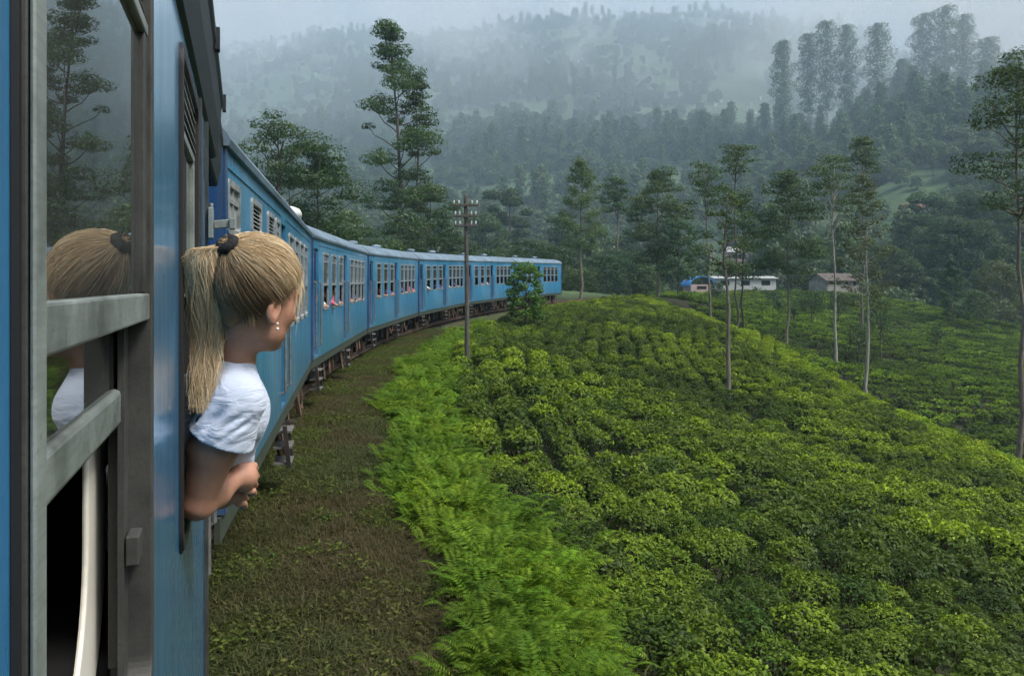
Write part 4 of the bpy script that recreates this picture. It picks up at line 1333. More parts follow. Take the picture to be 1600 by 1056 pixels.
def plant_weeds():
    rng = np.random.default_rng(14)
    protos = []
    for s in range(6):
        r = np.random.default_rng(500+s); n = 90 if s < 4 else 40
        P = np.stack([r.normal(size=n)*0.10, r.normal(size=n)*0.10, 0.01+0.12*r.random(n)**1.5], 1)
        P[:, 2] *= np.exp(-(P[:, 0]**2+P[:, 1]**2)/0.03)
        N = r.normal(size=(n, 3))*0.55 + np.array([0, 0, 1]); N /= np.linalg.norm(N, axis=1, keepdims=True)
        V, Q = leaf_quads(P, N, 0.018+0.03*r.random(n), 0.45, r)
        protos.append(mesh_np('weed', V, Q, None, M['weed_leaf']))
    n = 15000
    a = -4 + 34*rng.random(n)**1.4; t = -0.3 + 2.6*rng.random(n)
    X, Y = track_pt(a, t); Z = H(X, Y)
    pat = fbm(X/0.9+4, Y/0.9, 43, 4) + 0.12*np.clip(t-1.2, 0, 1)
    keep = visible_px(X, Y, Z) & (pat > -0.03)
    X, Y, Z = X[keep], Y[keep], Z[keep]; n = len(X); s = 0.5+0.9*rng.random(n)
    scatter('weeds', np.stack([X, Y, Z], 1), np.stack([np.zeros(n), np.zeros(n), rng.random(n)*6.28], 1), np.stack([s, s, s], 1), rng.integers(0, 6, n), protos, 'patches of low olive green weeds beside the train', 'weeds')
plant_weeds()
# ------------------------------------------------------------------ trees one by one
ORD = ('first','second','third','fourth','fifth','sixth','seventh','eighth','ninth','tenth','eleventh','twelfth')
GT = 'trees standing on the tea estate'
tree_at('silky_oak_tree', 'very tall slender tree rising highest behind the middle carriages', 'tiered', 634, 34, 84, 100, GT, lean_px=-26, seed=1, bare=0.16, leaf=0.34, per=62, trunk_r=0.27, barkmat='bark_dark')
tree_at('silky_oak_tree', 'slim secondary tree close against the tallest tree behind the train', 'tiered', 652, 120, 86, 70, GT, seed=2, bare=0.30, leaf=0.33, per=60, trunk_r=0.18, barkmat='bark_dark')
tree_at('broad_tree', 'dense dark tree at the foot of the tallest tree behind the train', 'broad', 672, 288, 90, 90, GT, seed=3, bare=0.12, leaf=0.36, per=75, leafmat='leaf_dark', barkmat='bark_dark')
tree_at('flat_top_tree', 'flat-topped tree with separate leaf cushions behind the second carriage', 'umbrella', 436, 184, 58, 112, GT, seed=4, bare=0.50, leaf=0.27, per=75, trunk_r=0.16, barkmat='bark_dark')
tree_at('broad_tree', 'dense dark tree just right of the flat-topped tree above the carriage roof', 'tiered', 497, 224, 61, 120, GT, seed=5, bare=0.20, leaf=0.27, per=80, leafmat='leaf_dark', barkmat='bark_dark')
tree_at('broad_tree', 'leafy tree behind the flat-topped tree low over the carriage roof', 'broad', 452, 262, 64, 110, GT, seed=6, bare=0.15, leaf=0.28, per=75, leafmat='leaf_dark', barkmat='bark_dark')
for i, (x, yt, z, w) in enumerate(((530, 325, 66, 90), (568, 352, 70, 84), (607, 372, 74, 70), (640, 350, 80, 80), (715, 366, 92, 70), (760, 388, 98, 70))):
    tree_at('shrub_tree', 'low shrub over the carriage roofs, %s from the left in that belt' % ORD[i], 'broad', x, yt, z, w, 'shrubs behind the carriages', seed=20+i, bare=0.1, leaf=0.3, per=75, leafmat=('leaf_dark' if i % 2 else 'leaf_euc'), barkmat='bark_dark', cat='shrub')
tree_at('feathery_tree', 'pale conical feathery tree with straight trunk near the front of the train', 'feather', 908, 250, 82, 98, GT, lean_px=0, seed=7, bare=0.34, leaf=0.20, per=120, trunk_r=0.15, leafmat='leaf_pale')
tree_at('flat_top_tree', 'dark round-headed tree on a tall bole behind the pale feathery tree', 'umbrella', 965, 273, 128, 52, GT, seed=8, bare=0.55, leaf=0.40, per=55, leafmat='leaf_dark')
tree_at('silky_oak_tree', 'bushy-topped tree with pale trunk left of the sheds', 'tiered', 1028, 267, 104, 84, GT, seed=9, bare=0.26, leaf=0.36, per=62, trunk_r=0.2)
tree_at('broad_tree', 'dark dense tree standing against the pale-trunked tree left of the sheds', 'broad', 1060, 338, 100, 62, GT, seed=10, bare=0.28, leaf=0.36, per=70, leafmat='leaf_dark', barkmat='bark_dark')
tree_at('flat_top_tree', 'slim tree with small drooping head left of the twin umbrella tops', 'umbrella', 1112, 250, 72, 66, GT, lean_px=-10, seed=11, bare=0.62, leaf=0.26, per=70, trunk_r=0.12)
tree_at('flat_top_tree', 'slim tree carrying a tidy umbrella top above its neighbours', 'umbrella', 1152, 221, 76, 54, GT, lean_px=-3, seed=12, bare=0.78, leaf=0.26, per=80, trunk_r=0.12, barkmat='bark_dark')
tree_at('silky_oak_tree', 'leafy tree under the umbrella top, crown low over the sheds', 'tiered', 1160, 300, 80, 70, GT, seed=13, bare=0.30, leaf=0.28, per=55, trunk_r=0.12, barkmat='bark_dark')
tree_at('silky_oak_tree', 'thin tree standing alone in the near tea slope on a long bare trunk', 'tiered', 1137, 290, 30, 74, GT, lean_px=-4, seed=14, bare=0.58, leaf=0.14, per=150, trunk_r=0.10)
tree_at('silky_oak_tree', 'straight tree with layered crown between the white shed and brown-roofed house', 'tiered', 1231, 268, 78, 92, GT, seed=15, bare=0.36, leaf=0.28, per=66, trunk_r=0.15)
tree_at('silky_oak_tree', 'tree with white upper trunk rising in front of the brown-roofed house', 'umbrella', 1306, 237, 74, 84, GT, lean_px=-5, seed=16, bare=0.60, leaf=0.26, per=72, trunk_r=0.15, barkmat='bark_pale')
tree_at('flat_top_tree', 'thin tree with small flat top peering above the forked pale tree', 'umbrella', 1348, 210, 102, 56, GT, seed=17, bare=0.74, leaf=0.32, per=66, trunk_r=0.14)
tree_at('olive_tree', 'pale-trunked tree with forking limbs and thin olive crown in the second field', 'feather', 1355, 272, 56, 108, GT, lean_px=-4, seed=18, bare=0.42, leaf=0.17, per=130, trunk_r=0.14, leafmat='leaf_brown', barkmat='bark_pale')
tree_at('silky_oak_tree', 'tall tree at the far right edge with spreading tiers of leaf', 'tiered', 1595, 92, 40, 135, GT, seed=19, bare=0.64, leaf=0.20, per=85, trunk_r=0.16)
tree_at('broad_tree', 'big rounded dark tree beyond the second field near the right edge', 'broad', 1498, 340, 175, 130, GT, seed=30, bare=0.10, leaf=0.6, per=42, leafmat='leaf_dark', barkmat='bark_dark')
tree_at('conical_tree', 'small conical tree on the brow of the second field', 'feather', 1488, 406, 122, 56, GT, seed=31, bare=0.1, leaf=0.34, per=90, leafmat='leaf_dark')
tree_at('olive_tree', 'rounded olive tree on the brow beside the right edge trunk', 'broad', 1563, 408, 126, 70, GT, seed=32, bare=0.15, leaf=0.38, per=55, leafmat='leaf_brown')
tree_at('broad_tree', 'small pale-tipped tree between the conical and the olive tree', 'broad', 1527, 452, 118, 40, GT, seed=33, bare=0.35, leaf=0.34, per=60, leafmat='leaf_euc')
BELT = ('left shoulder of the clump behind the white shed', 'tall middle of the clump behind the white shed', 'light green one right of the clump behind the shed', 'dark one behind the forked pale trunk', 'small light one at the foot of the big dark tree',
        'dark one rising behind the big dark tree at its left', 'broad dark one above the brow at the right edge', 'dark one behind the right edge trunk', 'high dark one above the big dark tree', 'small dark one behind the cottage roof',
        'dark one just over the foremost carriage roof', 'dark one over the front end of the train', 'light one behind the top of the sapling', 'low light one beside the front of the train', 'dark one between feathery tree and bushy pale-trunked tree',
        'dark one left of the bushy pale-trunked tree', 'low light one below the bushy pale-trunked tree', 'light one behind the blue tarpaulin hut', 'dark one behind the white shed beside the slim trunks', 'lone dark one on the hillside right of the telegraph pole',
        'light one right of the telegraph pole head', 'dark one behind the feathery tree at its left', 'light one behind the feathery tree at its right', 'dark one farther up behind the round-headed tall tree')
for i, (x, yt, z, w, kd, lm) in enumerate(((1180, 340, 180, 70, 'broad', 'leaf_dark'), (1215, 352, 186, 80, 'broad', 'leaf_dark'), (1265, 372, 178, 66, 'broad', 'leaf_euc'), (1385, 378, 176, 80, 'broad', 'leaf_dark'), (1425, 402, 172, 54, 'broad', 'leaf_euc'),
        (1440, 330, 205, 80, 'broad', 'leaf_dark'), (1545, 300, 214, 120, 'broad', 'leaf_dark'), (1590, 330, 200, 100, 'broad', 'leaf_dark'), (1460, 300, 230, 90, 'broad', 'leaf_dark'), (1335, 385, 182, 60, 'broad', 'leaf_dark'),
        (830, 372, 112, 80, 'broad', 'leaf_dark'), (868, 382, 108, 78, 'broad', 'leaf_dark'), (800, 385, 116, 60, 'broad', 'leaf_euc'), (905, 420, 104, 60, 'broad', 'leaf_euc'), (948, 398, 120, 66, 'broad', 'leaf_dark'),
        (985, 392, 126, 70, 'broad', 'leaf_dark'), (1010, 415, 122, 50, 'broad', 'leaf_euc'), (1085, 428, 172, 50, 'broad', 'leaf_euc'), (1130, 430, 176, 46, 'broad', 'leaf_dark'), (795, 290, 240, 76, 'broad', 'leaf_dark'),
        (760, 330, 200, 80, 'broad', 'leaf_euc'), (880, 330, 190, 70, 'broad', 'leaf_dark'), (930, 345, 185, 64, 'broad', 'leaf_euc'), (1000, 350, 200, 70, 'broad', 'leaf_dark'))):
    tree_at('background_tree', 'rounded tree: ' + BELT[i], kd, x, yt, z, w, 'belt of trees below the mountain', seed=40+i, bare=0.12, leaf=0.3*max(1, z/95), per=60 if z < 150 else 40, leafmat=lm, barkmat='bark_dark')
SHADE = ('dark bushy one below the brown-roofed cottage', 'leaning bushy one left of the forked pale trunk', 'bushy one just behind the forked pale trunk', 'small post-like one right of the forked pale trunk', 'taller of the two slim ones in the middle', 'tiny one right of the taller slim pair', 'tiny one closest to the right edge trunk', 'slim one between the layered tree and the white trunk', 'slim one just left of the layered tree trunk', 'small one high on the field below the white shed', 'bushy one at the field top below the cottage', 'small one at the field top below the tarpaulin hut')
for i, (x, yt, z, w) in enumerate(((1268, 452, 98, 40), (1342, 502, 82, 34), (1376, 462, 84, 38), (1416, 535, 92, 16), (1463, 508, 90, 22), (1493, 540, 96, 12), (1533, 545, 98, 12), (1240, 480, 100, 18), (1217, 470, 104, 14), (1210, 455, 118, 20), (1310, 455, 110, 36), (1120, 440, 120, 26))):
    tree_at('shade_tree', 'shade tree: ' + SHADE[i], 'broad' if w > 20 else 'umbrella', x, yt, z, w, 'shade trees in the second tea field', seed=70+i, bare=0.45, leaf=0.3, per=60, leafmat='leaf_dark', barkmat='bark_dark', trunk_r=0.09)
for i, (x, yt, z, w) in enumerate(((1222, 62, 732, 44), (1262, 52, 750, 46), (1291, 30, 741, 50), (1322, 38, 732, 50), (1371, 36, 722, 58), (1409, 92, 750, 24), (1442, 20, 732, 54), (1477, 8, 722, 56), (1506, 22, 735, 50), (1543, 58, 741, 58), (1585, 80, 750, 50))):
    tree_at('eucalyptus_tree', 'tall misty eucalyptus, %s from the left in the row along the high ridge' % ORD[i], 'column', x, yt, z, w, 'eucalyptus trees on the ridge', seed=90+i, bare=0.30, leaf=1.5, per=34, trunk_r=0.7, leafmat='leaf_hill', barkmat='bark_pale')
# sapling on the bank beside the train
tree_at('sapling', 'small bright green sapling on the bank in front of the far carriages', 'broad', 821, 408, 42, 58, seed=60, bare=0.20, leaf=0.19, per=420, leafmat='leaf_bright', barkmat='bark_dark', trunk_r=0.05, cat='sapling', group=None)

# ------------------------------------------------------------------ telegraph pole
def telegraph_pole():
    z = 24.5; X = px_world(730, z); g = Hs(X, z)
    top = (HORIZON-306)/F_PX*z
    o = empty('telegraph_pole', (X, z, g))
    tag(o, 'weathered wooden telegraph pole with three crossarms beside the curving train', 'telegraph pole')
    h = top-g
    wood = bark_mat('weathered pole timber', (0.045, 0.04, 0.034), (0.12, 0.105, 0.09), 14)
    MB().tube([(0, 0, -0.3), (-0.01, 0, h*0.5), (-0.05, 0, h)], [0.080, 0.070, 0.055], 10).build('pole', wood, o)
    for y in (321, 338, 353):
        zz = (HORIZON-y)/F_PX*z - g
        xo = -0.05*zz/h
        w = 0.40 if y == 321 else 0.36
        ca = MB().box((xo-w, -0.105, zz-0.035), (xo+w, -0.035, zz+0.035)).build('crossarm', wood, o, bevel=0.006)
        for dx in (-w+0.05, -w*0.5, w*0.5, w-0.05):
            im = MB(); im.tube([(xo+dx, -0.07, zz+0.036), (xo+dx, -0.07, zz+0.07)], 0.012, 6)
            im.loft([[(xo+dx+r*math.cos(t), -0.07+r*math.sin(t), zz+0.07+k) for t in np.linspace(0, 2*math.pi, 10, endpoint=False)] for r, k in ((0.022, 0), (0.027, 0.015), (0.018, 0.035), (0.023, 0.048), (0.016, 0.07), (0.006, 0.078))])
            im.build('insulator', M['white'], ca)
    MB().tube([(-0.05, 0, h-0.01), (-0.05, 0, h+0.08)], [0.03, 0.02], 8).build('finial', M['steel'], o)
telegraph_pole()

# ------------------------------------------------------------------ buildings
M['wall_white'] = simple('limewashed wall', (0.42, 0.43, 0.42), 0.85, var=0.15, scale=0.6)
M['wall_dim'] = simple('stained plaster wall', (0.24, 0.23, 0.21), 0.9, var=0.35, scale=1.2)
M['wall_pink'] = simple('faded pink plaster', (0.36, 0.27, 0.25), 0.85, var=0.15, scale=0.8)
M['roof_tin'] = simple('grey tin roofing', (0.36, 0.37, 0.36), 0.6, 0.2, 0.25, 1.2)
M['roof_brown'] = simple('weathered brown roofing', (0.085, 0.068, 0.058), 0.9, var=0.35, scale=1.0)
M['roof_red'] = simple('red oxide roofing', (0.22, 0.085, 0.065), 0.8, var=0.3, scale=0.8)
M['tarp'] = simple('bright blue tarpaulin', (0.03, 0.24, 0.62), 0.45, var=0.15, scale=0.8)
M['dark_open'] = simple('dark opening', (0.015, 0.015, 0.014), 0.8)
def depth_at(x, y, z0=160.0, z1=3400.0):
    """distance at which the hillside fills image point x, y"""
    zz = np.linspace(z0, z1, 2400)
    h = H((x-800)/F_PX*zz, zz); ray = (HORIZON-y)/F_PX*zz
    k = np.argmax(h >= ray)
    return float(zz[k])
def house(name, label, x, z, wid, dep, wallh, roofh, wallm, roofm, nwin=4, rot=0.0, dz=0.0, cat='house', group=None, door=True, barrel=False, ybase=None):
    X = px_world(x, z); g = Hs(X, z) + dz
    if ybase is not None: g = (HORIZON-ybase)/F_PX*z
    o = empty(name, (X, z, g), rot)
    tag(o, label, cat, group)
    hw, hd = wid/2, dep/2
    n = max(nwin, 1)
    holes = []
    step = wid/(n+ (1 if door else 0))
    for k in range(nwin):
        yc = -hw + step*(k+0.5); holes.append((yc-step*0.22, yc+step*0.22, wallh*0.38, wallh*0.78))
    if door:
        yc = hw-step*0.5; holes.append((yc-step*0.2, yc+step*0.2, 0.02, wallh*0.8))
    mb = MB(); wall_with_holes(mb, -hw, hw, -3.0, wallh, holes, 0, 0.2)
    mb.v = [(v[1], -hd - v[0], v[2]) for v in mb.v]
    for q in ([(-hw,-hd,-3.0),(-hw,hd,-3.0),(-hw,hd,wallh),(-hw,-hd,wallh)], [(hw,-hd,-3.0),(hw,hd,-3.0),(hw,hd,wallh),(hw,-hd,wallh)], [(-hw,hd,-3.0),(hw,hd,-3.0),(hw,hd,wallh),(-hw,hd,wallh)]):
        mb.add(q, [(0,1,2,3)])
    for s in (-1, 1):
        mb.add([(s*hw,-hd,wallh),(s*hw,hd,wallh),(s*hw,0,wallh+roofh*0.95)], [(0,1,2)])
    mb.build('wall', wallm, o)
    rf = MB(); e = 0.35
    if barrel:
        loops = []
        for y in np.linspace(-hd-e, hd+e, 4):
            outer = [((hw+e)*math.cos(t), y, wallh-0.3+(roofh+0.3)*math.sin(t)) for t in np.linspace(0, math.pi, 14)]
            inner = [((hw+e-0.12)*math.cos(t), y, wallh-0.3+(roofh+0.2)*math.sin(t)) for t in np.linspace(math.pi, 0, 14)]
            loops.append(outer+inner)
        rf.loft(loops)
    else:
        for s in (-1, 1):
            rf.add([(-hw-e, s*(hd+e), wallh-0.12), (hw+e, s*(hd+e), wallh-0.12), (hw+e, 0, wallh+roofh), (-hw-e, 0, wallh+roofh), (-hw-e, s*(hd+e), wallh-0.02), (hw+e, s*(hd+e), wallh-0.02), (hw+e, 0, wallh+roofh+0.1), (-hw-e, 0, wallh+roofh+0.1)],
                   [(0,1,2,3),(7,6,5,4),(0,4,5,1),(1,5,6,2),(2,6,7,3),(3,7,4,0)])
    rf.build('roof', roofm, o)
    for k, (a, b, c, d) in enumerate(holes):
        is_door = door and k == len(holes)-1
        w = MB().box((a-0.004, -hd+0.15, c-0.004), (b+0.004, -hd+0.19, d+0.004)).build('door' if is_door else 'window', M['dark_open'], o)
    return o
house('tarpaulin_hut', 'small hut with rounded bright blue tarpaulin roof beside the white shed', 1090, 149, 4.2, 4, 1.5, 1.5, M['wall_pink'], M['tarp'], 1, 0.15, 0.1, 'hut', barrel=True, door=False, ybase=457)
house('long_shed', 'long low white shed with tin roof on the brow of the second field', 1158, 151, 11.5, 5, 2.2, 0.3, M['wall_white'], M['roof_tin'], 3, 0.04, 0.0, 'shed', door=False, ybase=453)
house('white_cottage', 'white cottage with weathered brown roof behind the white-trunked tree', 1302, 150, 6.4, 6, 1.0, 1.3, M['wall_dim'], M['roof_brown'], 3, 0.2, 0.3, ybase=447)
_z = depth_at(1098, 412, 215); house('red_roof_house', 'red-roofed white house half hidden by trees above the blue tarpaulin hut', 1098, _z, 30/F_PX*_z, 6, 13/F_PX*_z, 8/F_PX*_z, M['wall_white'], M['roof_red'], 3, 0.25, 0.3)
_z = depth_at(1155, 414, 215); house('pink_house', 'pinkish house with pale roof behind the twin slim trees', 1155, _z, 38/F_PX*_z, 6, 18/F_PX*_z, 8/F_PX*_z, M['wall_pink'], M['roof_tin'], 4, -0.2, 0.3)
house('rust_roof_house', 'long rust-roofed building far up the slope right of the flat-topped tree', 1428, depth_at(1428, 336), 11, 7, 2.0, 1.8, M['wall_white'], M['roof_red'], 4, -0.1, 0.8)
house('hillside_villa', 'white villa on the hillside above the telegraph pole', 697, depth_at(697, 308), 6.5, 5, 2.2, 0.9, M['wall_white'], M['wall_white'], 3, 0.1, 1.5)
for i, (x, y) in enumerate(((1118, 166), (1126, 160), (1133, 176), (1143, 161), (1166, 172), (1174, 165), (1180, 178), (1187, 156))):
    house('village_house', 'tiny pale house in the mountainside hamlet, %s from the left' % ORD[i], x, depth_at(x, y), 4+1.2*(i % 3), 4, 1.8, 1.0, M['wall_white'], M['roof_tin'] if i % 2 else M['wall_white'], 2, 0.3*i, 2.0, 'house', 'hamlet on the mountainside')

# ------------------------------------------------------------------ mountain forest (reads as one mass)
def forest():
    rng = np.random.default_rng(5)
    protos = []
    for s in range(4):
        rg = random.Random(200+s)
        t, c = tree_parts('broad', 10, 8.5, rg, np.random.default_rng(300+s), leaf=1.0, per=11, bare=0.25, leafmat='leaf_hill', barkmat='bark_pale', trunk_r=0.22)
        protos.append((t, c))
    for s in range(3):
        rg = random.Random(220+s)
        t, c = tree_parts('column', 22, 8, rg, np.random.default_rng(320+s), leaf=1.0, per=6, bare=0.45, leafmat='leaf_hill', barkmat='bark_pale', trunk_r=0.34)
        protos.append((t, c))
    for s in range(3):
        rg = random.Random(240+s)
        t, c = tree_parts('umbrella', 13, 8, rg, np.random.default_rng(340+s), leaf=0.9, per=14, bare=0.55, leafmat='leaf_hill', barkmat='bark_pale', trunk_r=0.26)
        protos.append((t, c))
    meshes = []
    for i, (t, c) in enumerate(protos):      # one mesh per kind of far tree
        bm = bmesh.new(); bm.from_mesh(c); nf = len(bm.faces); bm.from_mesh(t)
        bm.faces.ensure_lookup_table()
        for f in bm.faces[nf:]: f.material_index = 1
        me = bpy.data.meshes.new('forest_tree'); bm.to_mesh(me); bm.free()
        me.materials.clear(); me.materials.append(M['leaf_hill']); me.materials.append(M['bark_pale'])
        meshes.append(me)
    n = 120000
    az = np.radians(-46+92*rng.random(n)); r = 165*(3200/165.0)**(rng.random(n)**0.85)
    X, Y = r*np.sin(az), r*np.cos(az)
    d = fbm(X/130+3, Y/130, 51, 4)
    # clearings of tea on the hillside
    clear = fbm(X/230+9, Y/230+2, 61, 3)
    p = np.clip(0.32+2.6*d, 0.05, 1)*np.where((clear > 0.15) & (r < 1300), 0.05, 1.0)
    p *= np.interp(r, [165, 230, 800, 1800, 3200], [0.7, 0.9, 0.85, 0.8, 0.6])
    x_im = 800+F_PX*X/np.maximum(Y, 1)
    for cx_, cy_, wx_, wr_ in ((1255, 232, 80, 0.10), (1370, 225, 45, 0.05), (1160, 262, 50, 0.07), (560, 330, 40, 0.08)):   # tea clearings
        r0_ = depth_at(cx_, cy_)/math.cos(math.atan2(cx_-800, F_PX))
        p *= np.where(((x_im-cx_)/wx_)**2 + ((r-r0_)/(wr_*r0_))**2 < 1, 0.03, 1)
    for hx_, hy_, hw_ in ((1098, 412, 40), (1155, 414, 45), (1428, 336, 45), (697, 308, 30)):      # keep the houses in sight
        r0_ = depth_at(hx_, hy_, 215)/math.cos(math.atan2(hx_-800, F_PX))
        p *= np.where((np.abs(x_im-hx_) < hw_) & (r < r0_+20) & (r > r0_-120), 0.0, 1)
    p *= np.where((np.abs(x_im-1150) < 45) & (np.abs(r-1400) < 200), 0.1, 1)
    keep = rng.random(n) < p
    X, Y, r = X[keep], Y[keep], r[keep]
    # thin out by spacing
    cell = {}
    sel = []
    sp = 7.0
    for i in range(len(X)):
        kx, ky = int(X[i]//sp), int(Y[i]//sp)
        if (kx, ky) in cell: continue
        cell[(kx, ky)] = 1; sel.append(i)
    X, Y, r = X[sel], Y[sel], r[sel]
    # keep the forest off the tea brow and the houses
    br = np.interp(X, [-60, 0, 20, 48, 66, 76, 84, 110], [165, 165, 166, 166, 166, 160, 152, 145])
    ok = Y > br
    X, Y, r = X[ok], Y[ok], r[ok]
    Z = H(X, Y); n = len(X)
    s = 0.55+0.75*rng.random(n)
    s *= np.interp(r, [160, 260, 800, 3200], [0.75, 0.9, 1.4, 2.1])
    idx = rng.choice(10, n, p=[.15, .15, .15, .15, .06, .06, .05, .08, .08, .07])
    print('forest trees', n)
    scatter('forest', np.stack([X, Y, Z-0.3], 1), np.stack([np.zeros(n), np.zeros(n), rng.random(n)*6.28], 1), np.stack([s, s, s*(0.85+0.4*rng.random(n))], 1), idx, meshes, 'misty forest covering the mountainside behind the train', 'forest')
forest()

# ------------------------------------------------------------------ haze
def haze():
    x0, x1, y0, y1, z0, z1 = -3700, 3700, -3700, 3700, -60, 1120
    o = MB().box((x0, y0, z0), (x1, y1, z1)).build('haze', None)
    o.data.materials.clear()
    m, nt, out = mat_new('valley haze')
    pv = nt.nodes.new('ShaderNodeVolumePrincipled')
    pv.inputs['Color'].default_value = (0.40, 0.555, 0.71, 1)
    pv.inputs['Density'].default_value = HAZE_D
    pv.inputs['Density Attribute'].default_value = ''
    pv.inputs['Anisotropy'].default_value = 0.0
    nt.links.new(pv.outputs[0], out.inputs['Volume'])
    m.cycles.homogeneous_volume = True if hasattr(m.cycles, 'homogeneous_volume') else None
    o.data.materials.append(m)
    tag(o, 'pale grey-blue mist filling the valley air', 'haze', kind='stuff')
HAZE_D = 0.00048
haze()
def mist_bank(name, label, lo, hi, dens, scale, cut, seed):
    o = MB().box(lo, hi).build(name, None)
    o.data.materials.clear()
    m, nt, out = mat_new(name)
    vs = nt.nodes.new('ShaderNodeVolumeScatter')
    vs.inputs['Color'].default_value = (0.80, 0.88, 0.95, 1)
    geo = world_pos(nt)
    nz = nnode(nt, 'ShaderNodeTexNoise', noise_dimensions='4D', Scale=scale, Detail=4.0, Roughness=0.55, Distortion=0.6); nz.inputs['W'].default_value = seed
    nt.links.new(geo, nz.inputs['Vector'])
    # soft edges: density falls to nothing at the faces of the bank
    tc = nt.nodes.new('ShaderNodeTexCoord'); sx = nt.nodes.new('ShaderNodeSeparateXYZ'); nt.links.new(tc.outputs['Generated'], sx.inputs[0])
    prod = None
    for k in range(3):
        a = nnode(nt, 'ShaderNodeMath', operation='SUBTRACT'); a.inputs[1].default_value = 0.5; nt.links.new(sx.outputs[k], a.inputs[0])
        b = nnode(nt, 'ShaderNodeMath', operation='ABSOLUTE'); nt.links.new(a.outputs[0], b.inputs[0])
        c = nnode(nt, 'ShaderNodeMapRange', interpolation_type='SMOOTHSTEP'); c.inputs['From Min'].default_value = 0.5; c.inputs['From Max'].default_value = 0.18
        nt.links.new(b.outputs[0], c.inputs['Value'])
        if prod is None: prod = c.outputs[0]
        else:
            d = nnode(nt, 'ShaderNodeMath', operation='MULTIPLY'); nt.links.new(prod, d.inputs[0]); nt.links.new(c.outputs[0], d.inputs[1]); prod = d.outputs[0]
    r = nnode(nt, 'ShaderNodeMapRange', interpolation_type='SMOOTHSTEP'); r.inputs['From Min'].default_value = cut; r.inputs['From Max'].default_value = cut+0.22; r.inputs['To Max'].default_value = dens
    nt.links.new(nz.outputs[0], r.inputs['Value'])
    e = nnode(nt, 'ShaderNodeMath', operation='MULTIPLY'); nt.links.new(r.outputs[0], e.inputs[0]); nt.links.new(prod, e.inputs[1])
    nt.links.new(e.outputs[0], vs.inputs['Density'])
    nt.links.new(vs.outputs[0], out.inputs['Volume'])
    o.data.materials.append(m)
    tag(o, label, 'mist', kind='stuff')
mist_bank('mist', 'bank of low cloud drifting over the mountain top at the left', (-1500, 1500, 330), (900, 3100, 1090), 0.0026, 0.0034, 0.46, 1.0)
mist_bank('mist', 'wisp of cloud hanging on the mountain above the bushy trees', (-200, 1150, 260), (1100, 1700, 660), 0.0042, 0.0045, 0.48, 4.0)
mist_bank('mist', 'pale cloud behind the ridge eucalyptus at the right', (700, 1100, 250), (2300, 2500, 900), 0.0024, 0.0028, 0.42, 7.0)

mist_bank('mist', 'thin veil of mist in front of the ridge eucalyptus', (150, 420, 70), (1100, 1000, 520), 0.0012, 0.004, 0.20, 11.0)
mist_bank('mist', 'thin blue mist drifting across the middle of the mountainside', (-1300, 620, 40), (900, 1500, 620), 0.00045, 0.0030, 0.28, 15.0)
# ------------------------------------------------------------------ the woman at the window
def surface_nets(val, lo, h):
    """val (nx,ny,nz) distance samples -> verts, quads of the zero surface"""
    ins = val < 0
    nx, ny, nz = val.shape
    c = np.zeros((nx-1, ny-1, nz-1), np.int8)
    for dx in (0, 1):
        for dy in (0, 1):
            for dz in (0, 1):
                c += ins[dx:nx-1+dx, dy:ny-1+dy, dz:nz-1+dz]
    act = (c > 0) & (c < 8)
    I = np.argwhere(act)
    idx = -np.ones(act.shape, np.int64); idx[act] = np.arange(len(I))
    acc = np.zeros((len(I), 3)); cnt = np.zeros(len(I))
    corners = [(0,0,0),(1,0,0),(0,1,0),(1,1,0),(0,0,1),(1,0,1),(0,1,1),(1,1,1)]
    for a in range(8):
        for b in range(a+1, 8):
            if sum(abs(corners[a][k]-corners[b][k]) for k in range(3)) != 1: continue
            A = I + corners[a]; B = I + corners[b]
            va = val[A[:,0],A[:,1],A[:,2]]; vb = val[B[:,0],B[:,1],B[:,2]]
            m = (va < 0) != (vb < 0)
            t = np.where(m, va/np.where(m, va-vb, 1), 0)
            p = np.array(corners[a]) + t[:,None]*(np.array(corners[b])-np.array(corners[a]))
            acc += p*m[:,None]; cnt += m
    V = (I + acc/np.maximum(cnt, 1)[:,None])*h + np.array(lo)
    Q = []
    for ax in range(3):
        s0 = [slice(None)]*3; s1 = [slice(None)]*3
        s0[ax] = slice(0, -1); s1[ax] = slice(1, None)
        e0, e1 = ins[tuple(s0)], ins[tuple(s1)]
        o1, o2 = [(1, 2), (2, 0), (0, 1)][ax]
        E = np.argwhere(e0 != e1)
        ok = (E[:,o1] > 0) & (E[:,o2] > 0) & (E[:,o1] < val.shape[o1]-1) & (E[:,o2] < val.shape[o2]-1)
        E = E[ok]
        def cell(d1, d2):
            c_ = E.copy(); c_[:,o1] += d1; c_[:,o2] += d2
            return idx[c_[:,0],c_[:,1],c_[:,2]]
        q = np.stack([cell(-1,-1), cell(0,-1), cell(0,0), cell(-1,0)], 1)
        fl = ~e0[E[:,0],E[:,1],E[:,2]]
        q[fl] = q[fl][:, ::-1]
        Q.append(q)
    return V, np.concatenate(Q)

def smooth_verts(V, Q, it=2, lam=0.5):
    e = np.concatenate([Q[:,[0,1]], Q[:,[1,2]], Q[:,[2,3]], Q[:,[3,0]]])
    for _ in range(it):
        s = np.zeros_like(V); n = np.zeros(len(V))
        for k in range(3):
            s[:,k] = np.bincount(e[:,0], V[e[:,1],k], len(V)) + np.bincount(e[:,1], V[e[:,0],k], len(V))
        n = np.bincount(e[:,0], minlength=len(V)) + np.bincount(e[:,1], minlength=len(V))
        V = V + lam*(s/np.maximum(n,1)[:,None]-V)
    return V

